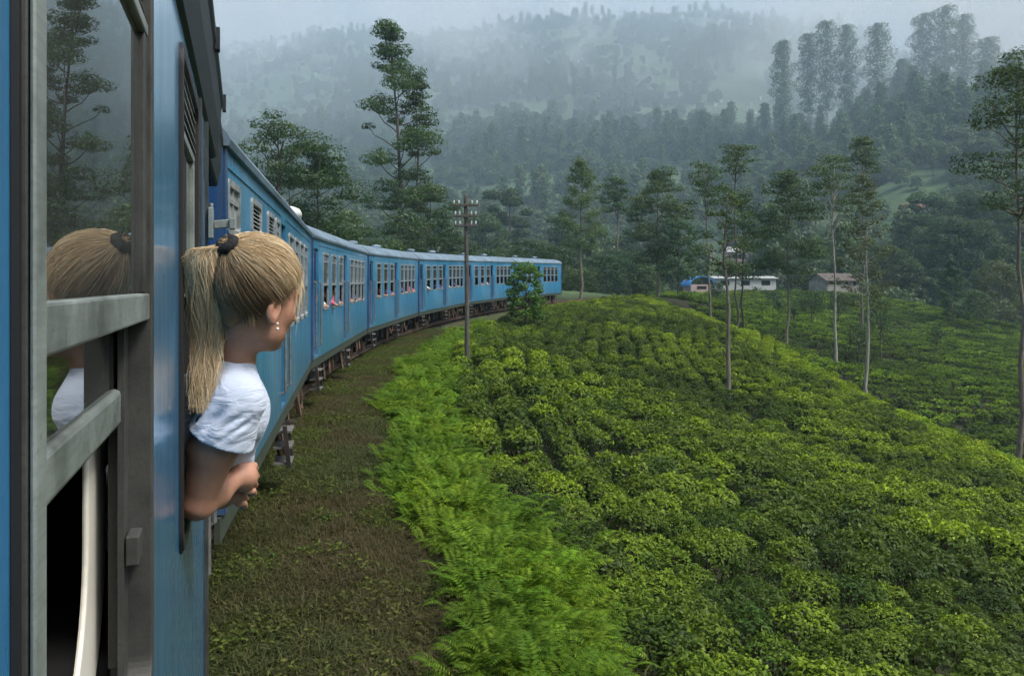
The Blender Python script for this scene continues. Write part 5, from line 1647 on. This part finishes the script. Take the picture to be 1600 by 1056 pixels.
class Field:
    def __init__(s, lo, hi, h):
        s.lo = np.array(lo, float); s.h = h
        s.n = np.ceil((np.array(hi)-s.lo)/h).astype(int)+1
        s.d = np.full(s.n, 1.0, np.float32)
    def like(s):
        c = Field.__new__(Field); c.lo, c.h, c.n = s.lo, s.h, s.n
        c.d = np.full(s.n, 1.0, np.float32)
        return c
    def _sub(s, lo, hi):
        a = np.clip(np.floor((np.array(lo)-s.lo)/s.h).astype(int), 0, s.n-1); b = np.clip(np.ceil((np.array(hi)-s.lo)/s.h).astype(int)+1, 0, s.n)
        sl = tuple(slice(i, max(j, i)) for i, j in zip(a, b))
        g = np.meshgrid(*[s.lo[k]+s.h*np.arange(a[k], max(b[k], a[k])) for k in range(3)], indexing='ij')
        return sl, np.stack(g, -1).astype(np.float32)
    def _join(s, sl, d, k, mode):
        c = s.d[sl]
        if mode == 'sub':
            d = -d
            if k: h_ = np.clip(0.5+0.5*(d-c)/k, 0, 1); r = c+(d-c)*h_ + k*h_*(1-h_)
            else: r = np.maximum(c, d)
        else:
            if k: h_ = np.clip(0.5+0.5*(d-c)/k, 0, 1); r = d+(c-d)*h_ - k*h_*(1-h_)
            else: r = np.minimum(c, d)
        s.d[sl] = r
    def cone(s, a, b, ra, rb, k=0.01, mode='add', flat=None):
        a, b = np.array(a, float), np.array(b, float); m = max(ra, rb)+4*s.h+k*2
        sl, P = s._sub(np.minimum(a, b)-m, np.maximum(a, b)+m)
        if P.size == 0: return s
        ab = b-a; t = np.clip(((P-a)@ab)/max(ab@ab, 1e-9), 0, 1)
        dv = P-a-t[...,None]*ab
        if flat is not None:
            ax, f = flat; ax = np.array(ax)/np.linalg.norm(ax)
            dv = dv + (dv@ax)[...,None]*ax*(1/f-1)
        s._join(sl, np.linalg.norm(dv, axis=-1)-(ra+(rb-ra)*t), k, mode)
        return s
    def ell(s, c, axes, rad, k=0.01, mode='add'):
        c = np.array(c, float); rad = np.array(rad, float); m = rad.max()+4*s.h+k*2
        sl, P = s._sub(c-m, c+m)
        if P.size == 0: return s
        q = (P-c)@np.array(axes).T
        k0 = np.linalg.norm(q/rad, axis=-1); k1 = np.linalg.norm(q/rad**2, axis=-1)+1e-6
        s._join(sl, k0*(k0-1)/k1, k, mode)
        return s
    def mesh(s, name, mat, it=2):
        V, Q = surface_nets(s.d, s.lo, s.h)
        # keep the one connected surface
        lab = np.arange(len(V)); e = np.concatenate([Q[:,[0,1]], Q[:,[1,2]], Q[:,[2,3]]])
        for _ in range(400):
            m = np.minimum(lab[e[:,0]], lab[e[:,1]])
            new = lab.copy(); np.minimum.at(new, e[:,0], m); np.minimum.at(new, e[:,1], m); new = new[new]
            if (new == lab).all(): break
            lab = new
        big = np.bincount(lab).argmax(); kv = lab == big
        Q = Q[kv[Q[:,0]]]; re_ = np.cumsum(kv)-1; Q = re_[Q]; V = V[kv]
        V = smooth_verts(V, Q, it)
        return mesh_np(name, V, Q, None, mat, smooth=True)

def WP(x, y, Y):
    return np.array([(x-800)/F_PX*Y, Y, (HORIZON-y)/F_PX*Y])

def skin_material():
    m, nt, o = mat_new('tanned skin')
    p = principled(nt, o, Roughness=0.56)
    p.inputs['Subsurface Weight'].default_value = 0.12
    p.inputs['Subsurface Radius'].default_value = (1.0, 0.35, 0.2); p.inputs['Subsurface Scale'].default_value = 0.006
    nz = noise(nt, 22, 5, 0.6); n2 = noise(nt, 320, 3, 0.6)
    nt.links.new(mixc(nt, 0.2, ramp(nt, nz, [(0.3, (0.38, 0.185, 0.118)), (0.7, (0.48, 0.245, 0.16))]), n2, 'OVERLAY'), p.inputs['Base Color'])
    bump(nt, n2, p, 0.12, 0.001)
    return m
def cloth_material():
    m, nt, o = mat_new('pale cotton shirt')
    p = principled(nt, o, Roughness=0.9)
    p.inputs['Specular IOR Level'].default_value = 0.2
    p.inputs['Sheen Weight'].default_value = 0.2
    nz = noise(nt, 30, 5, 0.6); w = noise(nt, 700, 2, 0.5)
    nt.links.new(ramp(nt, nz, [(0.3, (0.50, 0.55, 0.66)), (0.7, (0.54, 0.59, 0.70))]), p.inputs['Base Color'])
    # creases in the cloth and the double-stitched sleeve hem
    tc = nt.nodes.new('ShaderNodeTexCoord'); mp = nnode(nt, 'ShaderNodeMapping'); mp.inputs['Scale'].default_value = (1.0, 1.0, 2.6); mp.inputs['Rotation'].default_value = (0, 0.75, 0)
    nt.links.new(tc.outputs['Object'], mp.inputs[0])
    cr = nnode(nt, 'ShaderNodeTexNoise', Scale=13.0, Detail=3.0, Roughness=0.5, Distortion=1.2); nt.links.new(mp.outputs[0], cr.inputs['Vector'])
    b1 = nnode(nt, 'ShaderNodeBump', Strength=0.55, Distance=0.012); nt.links.new(cr.outputs[0], b1.inputs['Height'])
    b2 = nnode(nt, 'ShaderNodeBump', Strength=0.2, Distance=0.002); nt.links.new(w, b2.inputs['Height']); nt.links.new(b1.outputs[0], b2.inputs['Normal'])
    nt.links.new(b2.outputs[0], p.inputs['Normal'])
    return m
def hair_material():
    m, nt, o = mat_new('blonde hair')
    p = principled(nt, o, Roughness=0.5)
    p.inputs['Specular IOR Level'].default_value = 0.25
    geo = nt.nodes.new('ShaderNodeNewGeometry')
    c = ramp(nt, geo.outputs['Random Per Island'], [(0.0, (0.48, 0.32, 0.16)), (0.3, (0.63, 0.45, 0.25)), (0.7, (0.76, 0.58, 0.36)), (1.0, (0.90, 0.74, 0.52))])
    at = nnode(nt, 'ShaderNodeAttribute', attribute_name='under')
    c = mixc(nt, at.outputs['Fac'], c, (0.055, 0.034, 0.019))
    nt.links.new(c, p.inputs['Base Color'])
    return m
M['skin'] = skin_material(); M['shirt'] = cloth_material(); M['hair'] = hair_material()
M['hair_base'] = simple('hair roots', (0.16, 0.10, 0.05), 0.6, var=0.3, scale=40)
M['elastic'] = simple('black hair elastic', (0.008, 0.008, 0.009), 0.85, bumpy=0.5, scale=200)
M['pearl'] = simple('pearl', (0.75, 0.70, 0.62), 0.25, var=0.05)
M['eye'] = simple('eye', (0.5, 0.48, 0.45), 0.2, var=0.1)

def woman():
    Hc = WP(403, 461, 1.85)
    Fv = np.array([0.50, 0.84, -0.20]); Fv /= np.linalg.norm(Fv)
    Rv = np.cross(Fv, [0, 0, 1.0]); Rv /= np.linalg.norm(Rv)
    Uv = np.cross(Rv, Fv)
    roll = math.radians(-4); Rv, Uv = Rv*math.cos(roll)+Uv*math.sin(roll), Uv*math.cos(roll)-Rv*math.sin(roll)
    AX = np.array([Fv, Rv, Uv])
    hd = lambda f, r, u: Hc + Fv*f + Rv*r + Uv*u
    B = Field((-1.0, 1.66, -0.66), (-0.44, 2.26, 0.16), 0.0034)
    # torso, shoulders, neck
    neck = WP(362, 574, 1.89); sh = WP(370, 634, 1.82)
    pel = WP(190, 800, 2.10)
    B.cone(WP(352, 640, 1.94), pel, 0.085, 0.09, 0.03)
    B.cone(neck, sh, 0.040, 0.042, 0.03)
    lsh = np.array([neck[0]-0.045, neck[1]+0.16, neck[2]-0.08])
    B.cone(neck, lsh, 0.040, 0.042, 0.03)
    B.cone(hd(-0.030, 0, -0.045), neck, 0.043, 0.050, 0.025)
    # right arm
    B.cone(sh, WP(333, 700, 1.835), 0.046, 0.052, 0.02)
    B.cone(WP(333, 700, 1.835), WP(310, 782, 1.85), 0.052, 0.038, 0.02)
    B.cone(WP(304, 797, 1.852), WP(309, 790, 1.85), 0.018, 0.03, 0.015)
    el = WP(309, 787, 1.85); wr = WP(372, 745, 1.965)
    B.cone(el, WP(338, 770, 1.90), 0.036, 0.033, 0.015)
    B.cone(WP(338, 770, 1.90), wr, 0.033, 0.020, 0.012)
    # left arm, mostly hidden behind the body
    lel = WP(345, 770, 2.13); lwr = WP(362, 768, 2.03)
    B.cone(lsh, lel, 0.042, 0.038, 0.02); B.cone(lel, lwr, 0.038, 0.025, 0.015)
    # head
    B.ell(hd(-0.012, 0, 0.030), AX, (0.097, 0.075, 0.090), 0.02)
    B.ell(hd(0.030, 0, -0.035), AX, (0.060, 0.060, 0.086), 0.025)
    B.ell(hd(0.034, 0, -0.082), AX, (0.050, 0.047, 0.036), 0.02)
    B.ell(hd(0.070, 0, -0.104), AX, (0.020, 0.022, 0.016), 0.02)
    for s in (-1, 1):
        B.ell(hd(0.054, s*0.034, -0.030), AX, (0.028, 0.026, 0.028), 0.02)
        B.ell(hd(0.072, s*0.024, 0.020), AX, (0.022, 0.030, 0.012), 0.015)
        B.ell(hd(0.096, s*0.032, 0.000), AX, (0.016, 0.018, 0.012), 0.008, 'sub')
        B.ell(hd(0.076, s*0.031, 0.000), AX, (0.0135, 0.0135, 0.0135), 0.003)
        B.ell(hd(0.105, s*0.011, -0.036), AX, (0.011, 0.008, 0.008), 0.008)
        e = hd(-0.012, s*0.074, -0.030)
        EA = np.array([Fv*0.94+Uv*0.34*-1, Rv*0.9-Fv*0.43*s, Uv])
        B.ell(e, AX, (0.019, 0.011, 0.033), 0.006)
        B.ell(e + Rv*s*0.010 + Fv*0.002 + Uv*0.004, AX, (0.011, 0.007, 0.021), 0.004, 'sub')
        B.ell(e - Uv*0.027 + Fv*0.004, AX, (0.009, 0.007, 0.009), 0.005)
    B.cone(hd(0.090, 0, 0.004), hd(0.113, 0, -0.033), 0.009, 0.011, 0.012)
    B.cone(hd(0.086, -0.018, -0.066), hd(0.086, 0.018, -0.066), 0.008, 0.008, 0.010); B.cone(hd(0.093, -0.010, -0.064), hd(0.093, 0.010, -0.064), 0.007, 0.007, 0.008)
    # right hand: loosely closed fist, knuckles to the right
    def hand(o, dx, dy, side):
        B.ell(WP(382+dx, 745+dy, o), np.array([[0.8, 0.6, 0.1], [-0.6, 0.8, 0], [-0.08, -0.06, 1]]), (0.032, 0.019, 0.037), 0.012)
        B.cone(WP(373+dx, 746+dy, o-0.012), WP(383+dx, 745+dy, o), 0.026, 0.028, 0.012)
        for i, (ln, r) in enumerate(((1.0, .0088), (1.1, .0090), (1.02, .0086), (0.84, .0078))):
            y = 728 + dy + 13.2*i
            k0 = WP(386+dx, y, o+0.010); k1 = WP(398+dx-1.2*abs(i-1), y-1, o+0.022); k2 = WP(400+dx-1.5*abs(i-1), y+3, o+0.044*ln); k3 = WP(391+dx, y+6, o+0.054*ln)
            B.cone(k0, k1, r*1.08, r, 0.004); B.cone(k1, k2, r, r*0.95, 0.003); B.cone(k2, k3, r*0.95, r*0.82, 0.003)
        B.cone(WP(376+dx, 738+dy, o-0.010), WP(374+dx, 724+dy, o-0.008), 0.013, 0.0105, 0.008); B.cone(WP(374+dx, 724+dy, o-0.008), WP(380+dx, 714+dy, o+0.004), 0.0100, 0.0080, 0.004)
    hand(1.985, 0, 0, 1)
    hand(2.04, -14, 20, 1)
    me = B.mesh('person', M['skin'], 1)
    root = link('person', me)
    tag(root, 'blonde woman in a pale T-shirt leaning out of the carriage window', 'person')
    # ---- T-shirt
    S = Field((-1.02, 1.66, -0.72), (-0.44, 2.28, -0.08), 0.0036)
    S.cone(WP(350, 640, 1.945), pel, 0.108, 0.115, 0.03)
    S.cone(WP(344, 606, 1.93), WP(275, 690, 1.985), 0.078, 0.112, 0.03)
    S.cone(WP(357, 566, 1.895), WP(371, 624, 1.825), 0.058, 0.058, 0.03)
    S.cone(WP(354, 584, 1.905), lsh, 0.048, 0.056, 0.03)
    S.cone(WP(382, 652, 1.95), WP(368, 715, 2.02), 0.038, 0.046, 0.03)
    hem = WP(345, 682, 1.828); axis = WP(318, 760, 1.84)-sh; axis /= np.linalg.norm(axis)
    # sleeve
    T = S.like()
    T.cone(WP(369, 630, 1.825), hem + axis*0.05, 0.061, 0.086, 0.0)
    g = np.stack(np.meshgrid(*[T.lo[k]+T.h*np.arange(T.n[k]) for k in range(3)], indexing='ij'), -1).astype(np.float32)
    hemn = axis*0.93 + np.array([-0.22, 0, -0.30]); hemn /= np.linalg.norm(hemn)
    cut = (g-hem)@hemn.astype(np.float32)
    T.d = np.maximum(T.d, cut)
    k = 0.022; h_ = np.clip(0.5+0.5*(T.d-S.d)/k, 0, 1); S.d = T.d+(S.d-T.d)*h_-k*h_*(1-h_)
    inner = S.like(); inner.cone(hem - axis*0.030, hem+axis*0.05, 0.060, 0.074, 0.0)
    inner.d = np.maximum(inner.d, -((g-hem)@axis.astype(np.float32))-0.025)
    S.d = np.maximum(S.d, -inner.d)
    # creases running from the armpit
    arm = g - WP(330, 668, 1.83).astype(np.float32)
    along = arm@np.array([0.62, 0.1, 0.78], np.float32); across = arm@np.array([0.78, 0, -0.62], np.float32)
    fade = np.exp(-(across/0.07)**2)*np.exp(-(along/0.10)**2)
    S.d += 0.0030*np.sin(across*150+along*30)*fade*np.clip(-cut/0.03, 0, 1) + 0.0010*np.sin(g[...,2]*75+g[...,0]*60)*np.sin(g[...,0]*55-g[...,2]*38)
    # pulled folds across the sleeve and shoulder
    for (x0, y0, z0), (x1, y1, z1), r_ in (((300, 694, 1.79), (372, 622, 1.765), 0.006), ((318, 690, 1.785), (392, 640, 1.775), 0.005), ((300, 668, 1.80), (350, 606, 1.80), 0.006), ((345, 690, 1.775), (398, 652, 1.785), 0.004), ((392, 668, 1.91), (388, 730, 1.96), 0.006), ((402, 650, 1.91), (398, 720, 1.97), 0.005)):
        a_, b_ = WP(x0, y0, z0), WP(x1, y1, z1)
        ab = (b_-a_).astype(np.float32); tt = np.clip(((g-a_.astype(np.float32))@ab)/float(ab@ab), 0, 1)
        dd = np.linalg.norm((g-a_.astype(np.float32)-tt[...,None]*ab)*np.array([1, 0.35, 1], np.float32), axis=-1)
        S.d += (0.0055*np.exp(-(dd/(r_*1.1))**2) - 0.0028*np.exp(-((dd-r_*2.6)/(r_*1.4))**2))*np.clip(np.sin(np.pi*tt), 0, 1)
    # neck opening
    nk = S.like(); nk.cone(neck + (hd(-0.03, 0, -0.045)-neck)*0.50, hd(-0.03, 0, -0.045), 0.056, 0.070, 0)
    S.d = np.maximum(S.d, -nk.d)
    link('shirt', S.mesh('shirt', M['shirt'], 2), root)
    # ---- hair
    cc = hd(-0.012, 0, 0.030); rad = np.array([0.097, 0.075, 0.090])
    Bp = np.array([-0.098, 0.0, 0.060])             # gathering point in head axes, from the skull centre
    bdir = Bp/np.linalg.norm(Bp)
    def surf(d, lift):
        d = d/np.linalg.norm(d, axis=-1, keepdims=True)
        rr = 1/np.sqrt(np.sum((d/rad)**2, -1, keepdims=True))
        return d*(rr+lift)
    def haired(q):   # q in head axes relative to the skull centre
        f, r, u = q[...,0]-0.012, q[...,1], q[...,2]+0.030
        return (0.9*f-0.75*u < 0.020 - 0.10*np.clip(-u, 0, 1)) & (u > -0.100)
    C = Field(cc-0.15, cc+0.15, 0.005)
    C.ell(cc, AX, rad+0.010, 0); C.ell(cc - Fv*0.07 + Uv*0.035, AX, (0.022, 0.030, 0.030), 0.03)
    C.cone(cc - Fv*0.055 - Uv*0.03, cc - Fv*0.046 - Uv*0.100, 0.044, 0.022, 0.02)
    gg = np.stack(np.meshgrid(*[C.lo[k]+C.h*np.arange(C.n[k]) for k in range(3)], indexing='ij'), -1)
    q = (gg-cc)@AX.T
    f, u = q[...,0]-0.012, q[...,2]+0.030
    C.d = np.maximum(C.d, (0.9*f-0.75*u - 0.016 + 0.10*np.clip(-u, 0, 1))*0.8); C.d = np.maximum(C.d, -(u+0.088))
    hair = link('hair', C.mesh('hair', M['hair_base'], 3), root)
    rng = np.random.default_rng(4)
    def tubes(paths, r0, r1, name, under):
        """paths (n,m,3) -> thin triangular tubes"""
        n, m, _ = paths.shape
        tg = np.gradient(paths, axis=1); tg /= np.linalg.norm(tg, axis=2, keepdims=True)+1e-9
        ref = np.cross(tg, np.array([0.3, 0.9, 0.2])); ref /= np.linalg.norm(ref, axis=2, keepdims=True)+1e-9
        bi = np.cross(tg, ref)
        rr = np.linspace(r0, r1, m)[None, :, None]
        rr = rr*np.minimum(1, np.linspace(0.3, 5, m))[None, :, None]
        V = np.stack([paths + (ref*math.cos(a)+bi*math.sin(a))*rr for a in (0, 2.094, 4.189)], 2)     # n,m,3,3
        base = (np.arange(n)*m*3)[:, None, None]
        i = np.arange(m-1)[None, :, None]; k = np.arange(3)[None, None, :]; k2 = (k+1) % 3
        Q = np.stack([base+i*3+k, base+i*3+k2, base+(i+1)*3+k2, base+(i+1)*3+k], -1).reshape(-1, 4)
        me = mesh_np(name, V.reshape(-1, 3), Q, None, M['hair'], smooth=True)
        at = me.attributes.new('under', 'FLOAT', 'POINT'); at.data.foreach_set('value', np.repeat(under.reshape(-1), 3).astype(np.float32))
        return me
    # scalp strands swept back into the elastic
    P = []; UN = []
    while len(P) < 7200:
        d = rng.normal(size=3); d /= np.linalg.norm(d)
        s = surf(d, 0.008)
        if not haired(s): continue
        ang = math.acos(np.clip(d@bdir, -1, 1))
        if ang < 0.25: continue
        tt = np.linspace(0, 1, 13)
        # great-circle path; strands start at the hairline more often
        so = math.sin(ang)
        dd = (np.sin((1-tt)*ang)[:,None]*d + np.sin(tt*ang)[:,None]*bdir)/so
        lift = 0.009 + 0.008*rng.random() + 0.010*np.sin(np.pi*tt)*np.clip(d[2]+0.6, 0, 1)*rng.random()
        pts = surf(dd, lift if np.ndim(lift) == 0 else lift[:,None])
        tan = np.cross(d, bdir); tan /= np.linalg.norm(tan)+1e-9
        pts = pts + tan*(np.sin(tt*5+rng.random()*6)*0.0022*rng.normal()*(1-tt))[:,None]
        pts = pts*(1-tt[:,None]**4) + (Bp*1.02 + rng.normal(size=3)*0.006)*(tt[:,None]**4)
        P.append(cc + pts@AX)
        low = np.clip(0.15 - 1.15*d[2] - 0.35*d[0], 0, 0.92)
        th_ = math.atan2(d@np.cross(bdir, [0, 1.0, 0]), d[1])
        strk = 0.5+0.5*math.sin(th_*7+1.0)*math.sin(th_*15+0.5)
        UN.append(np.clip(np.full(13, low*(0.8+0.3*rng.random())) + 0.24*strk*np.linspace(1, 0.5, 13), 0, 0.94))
    for k in range(1700):          # nape hair drawn up into the elastic
        s0 = np.array([-0.052+0.03*rng.random()**2, 0.058*(2*rng.random()-1), -0.040-0.072*rng.random()])
        s0[0] += 0.35*abs(s0[1])
        tt = np.linspace(0, 1, 13)
        pts = s0*(1-tt[:,None]) + Bp*1.02*tt[:,None] + rng.normal(size=3)*0.002
        dn = pts/np.linalg.norm(pts, axis=1, keepdims=True)
        rs = np.linalg.norm(surf(dn, 0.012+0.005*rng.random()), axis=1)
        ln_ = np.linalg.norm(pts, axis=1)
        pts = dn*np.maximum(ln_, np.where(tt < 0.9, rs, 0))[:,None]
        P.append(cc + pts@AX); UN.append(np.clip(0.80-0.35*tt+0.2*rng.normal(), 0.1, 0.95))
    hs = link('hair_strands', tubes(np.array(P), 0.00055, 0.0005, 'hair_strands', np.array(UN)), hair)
    # flyaway strands at the temple, catching the light
    P = []
    for k in range(110):
        s = surf(np.array([0.80+0.1*rng.normal(), 0.30+0.35*rng.random(), 0.45+0.25*rng.normal()]), 0.006)
        d2 = np.array([0.5, 0.2, 0.1+0.3*rng.normal()])
        tt = np.linspace(0, 1, 10)[:,None]
        ln = 0.02+0.04*rng.random()
        pts = s + d2*tt*ln + np.array([-0.4, 0.2, -0.9+0.5*rng.normal()])*tt**2*ln
        P.append(cc+pts@AX)
    link('hair_strands', tubes(np.array(P), 0.0005, 0.0003, 'hair_strands', np.zeros((110, 10))), hair)
    # ponytail
    Bw = cc + Bp@AX
    ctl = np.array([Bw, WP(322, 391, 1.765), WP(316, 418, 1.765), WP(322, 475, 1.785), WP(325, 535, 1.805), WP(320, 592, 1.785), WP(312, 655, 1.77)])
    tk = np.linspace(0, 1, len(ctl)); m = 15; ts = np.linspace(0, 1, m)
    def cat(ts):
        out = np.zeros((len(ts), 3)); n = len(ctl)
        for i, t in enumerate(ts):
            x = t*(n-1); j = min(int(x), n-2); u = x-j
            p0, p1, p2, p3 = ctl[max(j-1,0)], ctl[j], ctl[j+1], ctl[min(j+2,n-1)]
            out[i] = 0.5*((2*p1)+(-p0+p2)*u+(2*p0-5*p1+4*p2-p3)*u*u+(-p0+3*p1-3*p2+p3)*u**3)
        return out
    base = cat(ts)
    P = []; UN = []
    for k in range(4200):
        a = rng.random()*6.28; rr = math.sqrt(rng.random())
        wid = np.interp(ts, [0, 0.12, 0.3, 0.55, 0.8, 1], [0.010, 0.019, 0.036, 0.043, 0.036, 0.016])
        lk = int(rng.integers(34)); la = lk*2.4; lr = ((lk % 7)+1)/7.5     # strands gather in locks
        g_ = np.clip((ts-0.35)/0.5, 0, 1)
        ox = rr*math.cos(a)*(1-g_*0.72) + lr*math.cos(la)*g_*0.80; oz = rr*math.sin(a)*(1-g_*0.72) + lr*math.sin(la)*g_*0.80
        wav = 0.011*np.clip((ts-0.2)/0.5, 0, 1)*np.sin(ts*(13+2*(lk % 3))+lk) + 0.0022*np.sin(ts*19+k)*ts + 0.010*rng.normal()*np.clip(ts-0.3, 0, 1)*(rng.random() < 0.25)
        end = 0.44+0.53*rng.random()**1.5
        p = cat(ts*end)
        p[:,0] += ox*wid + wav; p[:,1] += oz*wid*0.75; p[:,2] += np.where(ts < 0.2, oz*wid*0.9, 0)*np.clip(1-ts/0.2, 0, 1)
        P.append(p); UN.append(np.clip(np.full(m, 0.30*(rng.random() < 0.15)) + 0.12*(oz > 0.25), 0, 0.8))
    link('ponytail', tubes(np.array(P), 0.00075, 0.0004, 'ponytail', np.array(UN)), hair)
    tm = MB(); ax = (Bp/np.linalg.norm(Bp))@AX
    e1 = np.cross(ax, [0, 1, 0.2]); e1 /= np.linalg.norm(e1); e2 = np.cross(ax, e1)
    bw = Bw + ax*0.004
    loop = [tuple(bw + (e1*math.cos(t)+e2*math.sin(t))*0.0150) for t in np.linspace(0, 2*math.pi, 19)]
    tm.tube(loop, [0.0130+0.0012*math.sin(9*i) for i in range(19)], 8, caps=False)
    link('hair_elastic', tm.mesh('hair_elastic', M['elastic'], True), hair)
    for i, (dz, r) in enumerate(((0.030, 0.0032), (0.042, 0.0038))):
        em = MB(); c = hd(-0.008, 0.082, -0.030)-np.array([0, 0, dz])
        em.loft([[tuple(c + np.array([r*math.cos(p)*math.cos(t), r*math.cos(p)*math.sin(t), r*math.sin(p)])) for t in np.linspace(0, 2*math.pi, 10, endpoint=False)] for p in np.linspace(-1.5, 1.5, 7)])
        link('earring', em.mesh('earring', M['pearl'], True), root)
woman()

# ------------------------------------------------------------------ passengers at the far windows
def passengers():
    rng = np.random.default_rng(2)
    I3 = np.eye(3)
    b = Field((-0.55, -0.45, -1.2), (0.3, 0.45, 0.2), 0.022)
    b.cone((-0.30, 0, -1.05), (-0.20, 0, -0.42), 0.12, 0.11, 0.04); b.cone((-0.2, -0.17, -0.40), (-0.2, 0.17, -0.40), 0.06, 0.06, 0.04)
    b.cone((-0.19, 0, -0.38), (-0.15, 0, -0.24), 0.05, 0.045, 0.03); b.ell((-0.13, 0, -0.13), I3, (0.095, 0.075, 0.115), 0.02); b.ell((-0.03, 0, -0.15), I3, (0.02, 0.018, 0.022), 0.01)
    b.cone((-0.18, -0.2, -0.42), (0.02, -0.22, -0.52), 0.045, 0.036, 0.02); b.cone((0.02, -0.22, -0.52), (0.08, 0.0, -0.50), 0.034, 0.026, 0.01)
    b.cone((-0.18, 0.2, -0.42), (0.01, 0.22, -0.53), 0.045, 0.036, 0.02)
    body = b.mesh('person', M['skin'], 1)
    s = Field((-0.6, -0.45, -1.2), (0.3, 0.45, 0.2), 0.022)
    s.cone((-0.30, 0, -1.05), (-0.20, 0, -0.42), 0.14, 0.125, 0.04); s.cone((-0.2, -0.18, -0.40), (-0.2, 0.18, -0.40), 0.07, 0.07, 0.04)
    s.cone((-0.18, -0.2, -0.42), (-0.08, -0.21, -0.47), 0.06, 0.055, 0.02); s.cone((-0.18, 0.2, -0.42), (-0.08, 0.21, -0.47), 0.06, 0.055, 0.02)
    h = Field((-0.4, -0.3, -0.4), (0.1, 0.3, 0.1), 0.02)
    h.ell((-0.145, 0, -0.105), I3, (0.10, 0.088, 0.115), 0); h.d = np.maximum(h.d, (lambda g: 0.75*(g[0]+0.10)-0.6*(g[2]+0.10))(np.meshgrid(*[h.lo[k]+h.h*np.arange(h.n[k]) for k in range(3)], indexing='ij')))
    hm = h.mesh('hair', simple('black hair', (0.012, 0.01, 0.009), 0.5), 1)
    sm = []
    for i, c in enumerate(((0.45, 0.05, 0.05), (0.55, 0.20, 0.08), (0.6, 0.6, 0.58), (0.08, 0.10, 0.3), (0.5, 0.12, 0.2))):
        me = s.mesh('shirt', simple('passenger shirt %d' % i, c, 0.9), 1); sm.append(me)
    wins = [(u0+u1)/2*L_CAR for k, u0, u1, *z in STD if k == 'saloon']
    for car, ks in ((1, (0, 1, 2, 3, 5)), (2, (0, 1, 2, 4, 6)), (3, (0, 2, 3, 5)), (4, (1, 2))):
        M4 = Matrix.LocRotScale(CARS[car].location, CARS[car].rotation_euler, None)
        for k in ks:
            o = link('person', body)
            p = M4 @ Vector((-0.05, wins[k]+rng.normal()*0.06, 0.0))
            o.location = p; o.rotation_euler = (0, 0, CARS[car].rotation_euler[2]+rng.normal()*0.4)
            link('shirt', sm[int(rng.integers(5))], o); link('hair', hm, o)
            tag(o, 'passenger at the %s window of the carriage %s' % (('first', 'second', 'third', 'fourth', 'fifth', 'sixth', 'seventh')[k], ('', 'beside the womans face', 'left of the telegraph pole', 'behind the telegraph pole', 'behind the sapling')[car]), 'person', 'passengers at the far windows')
passengers()
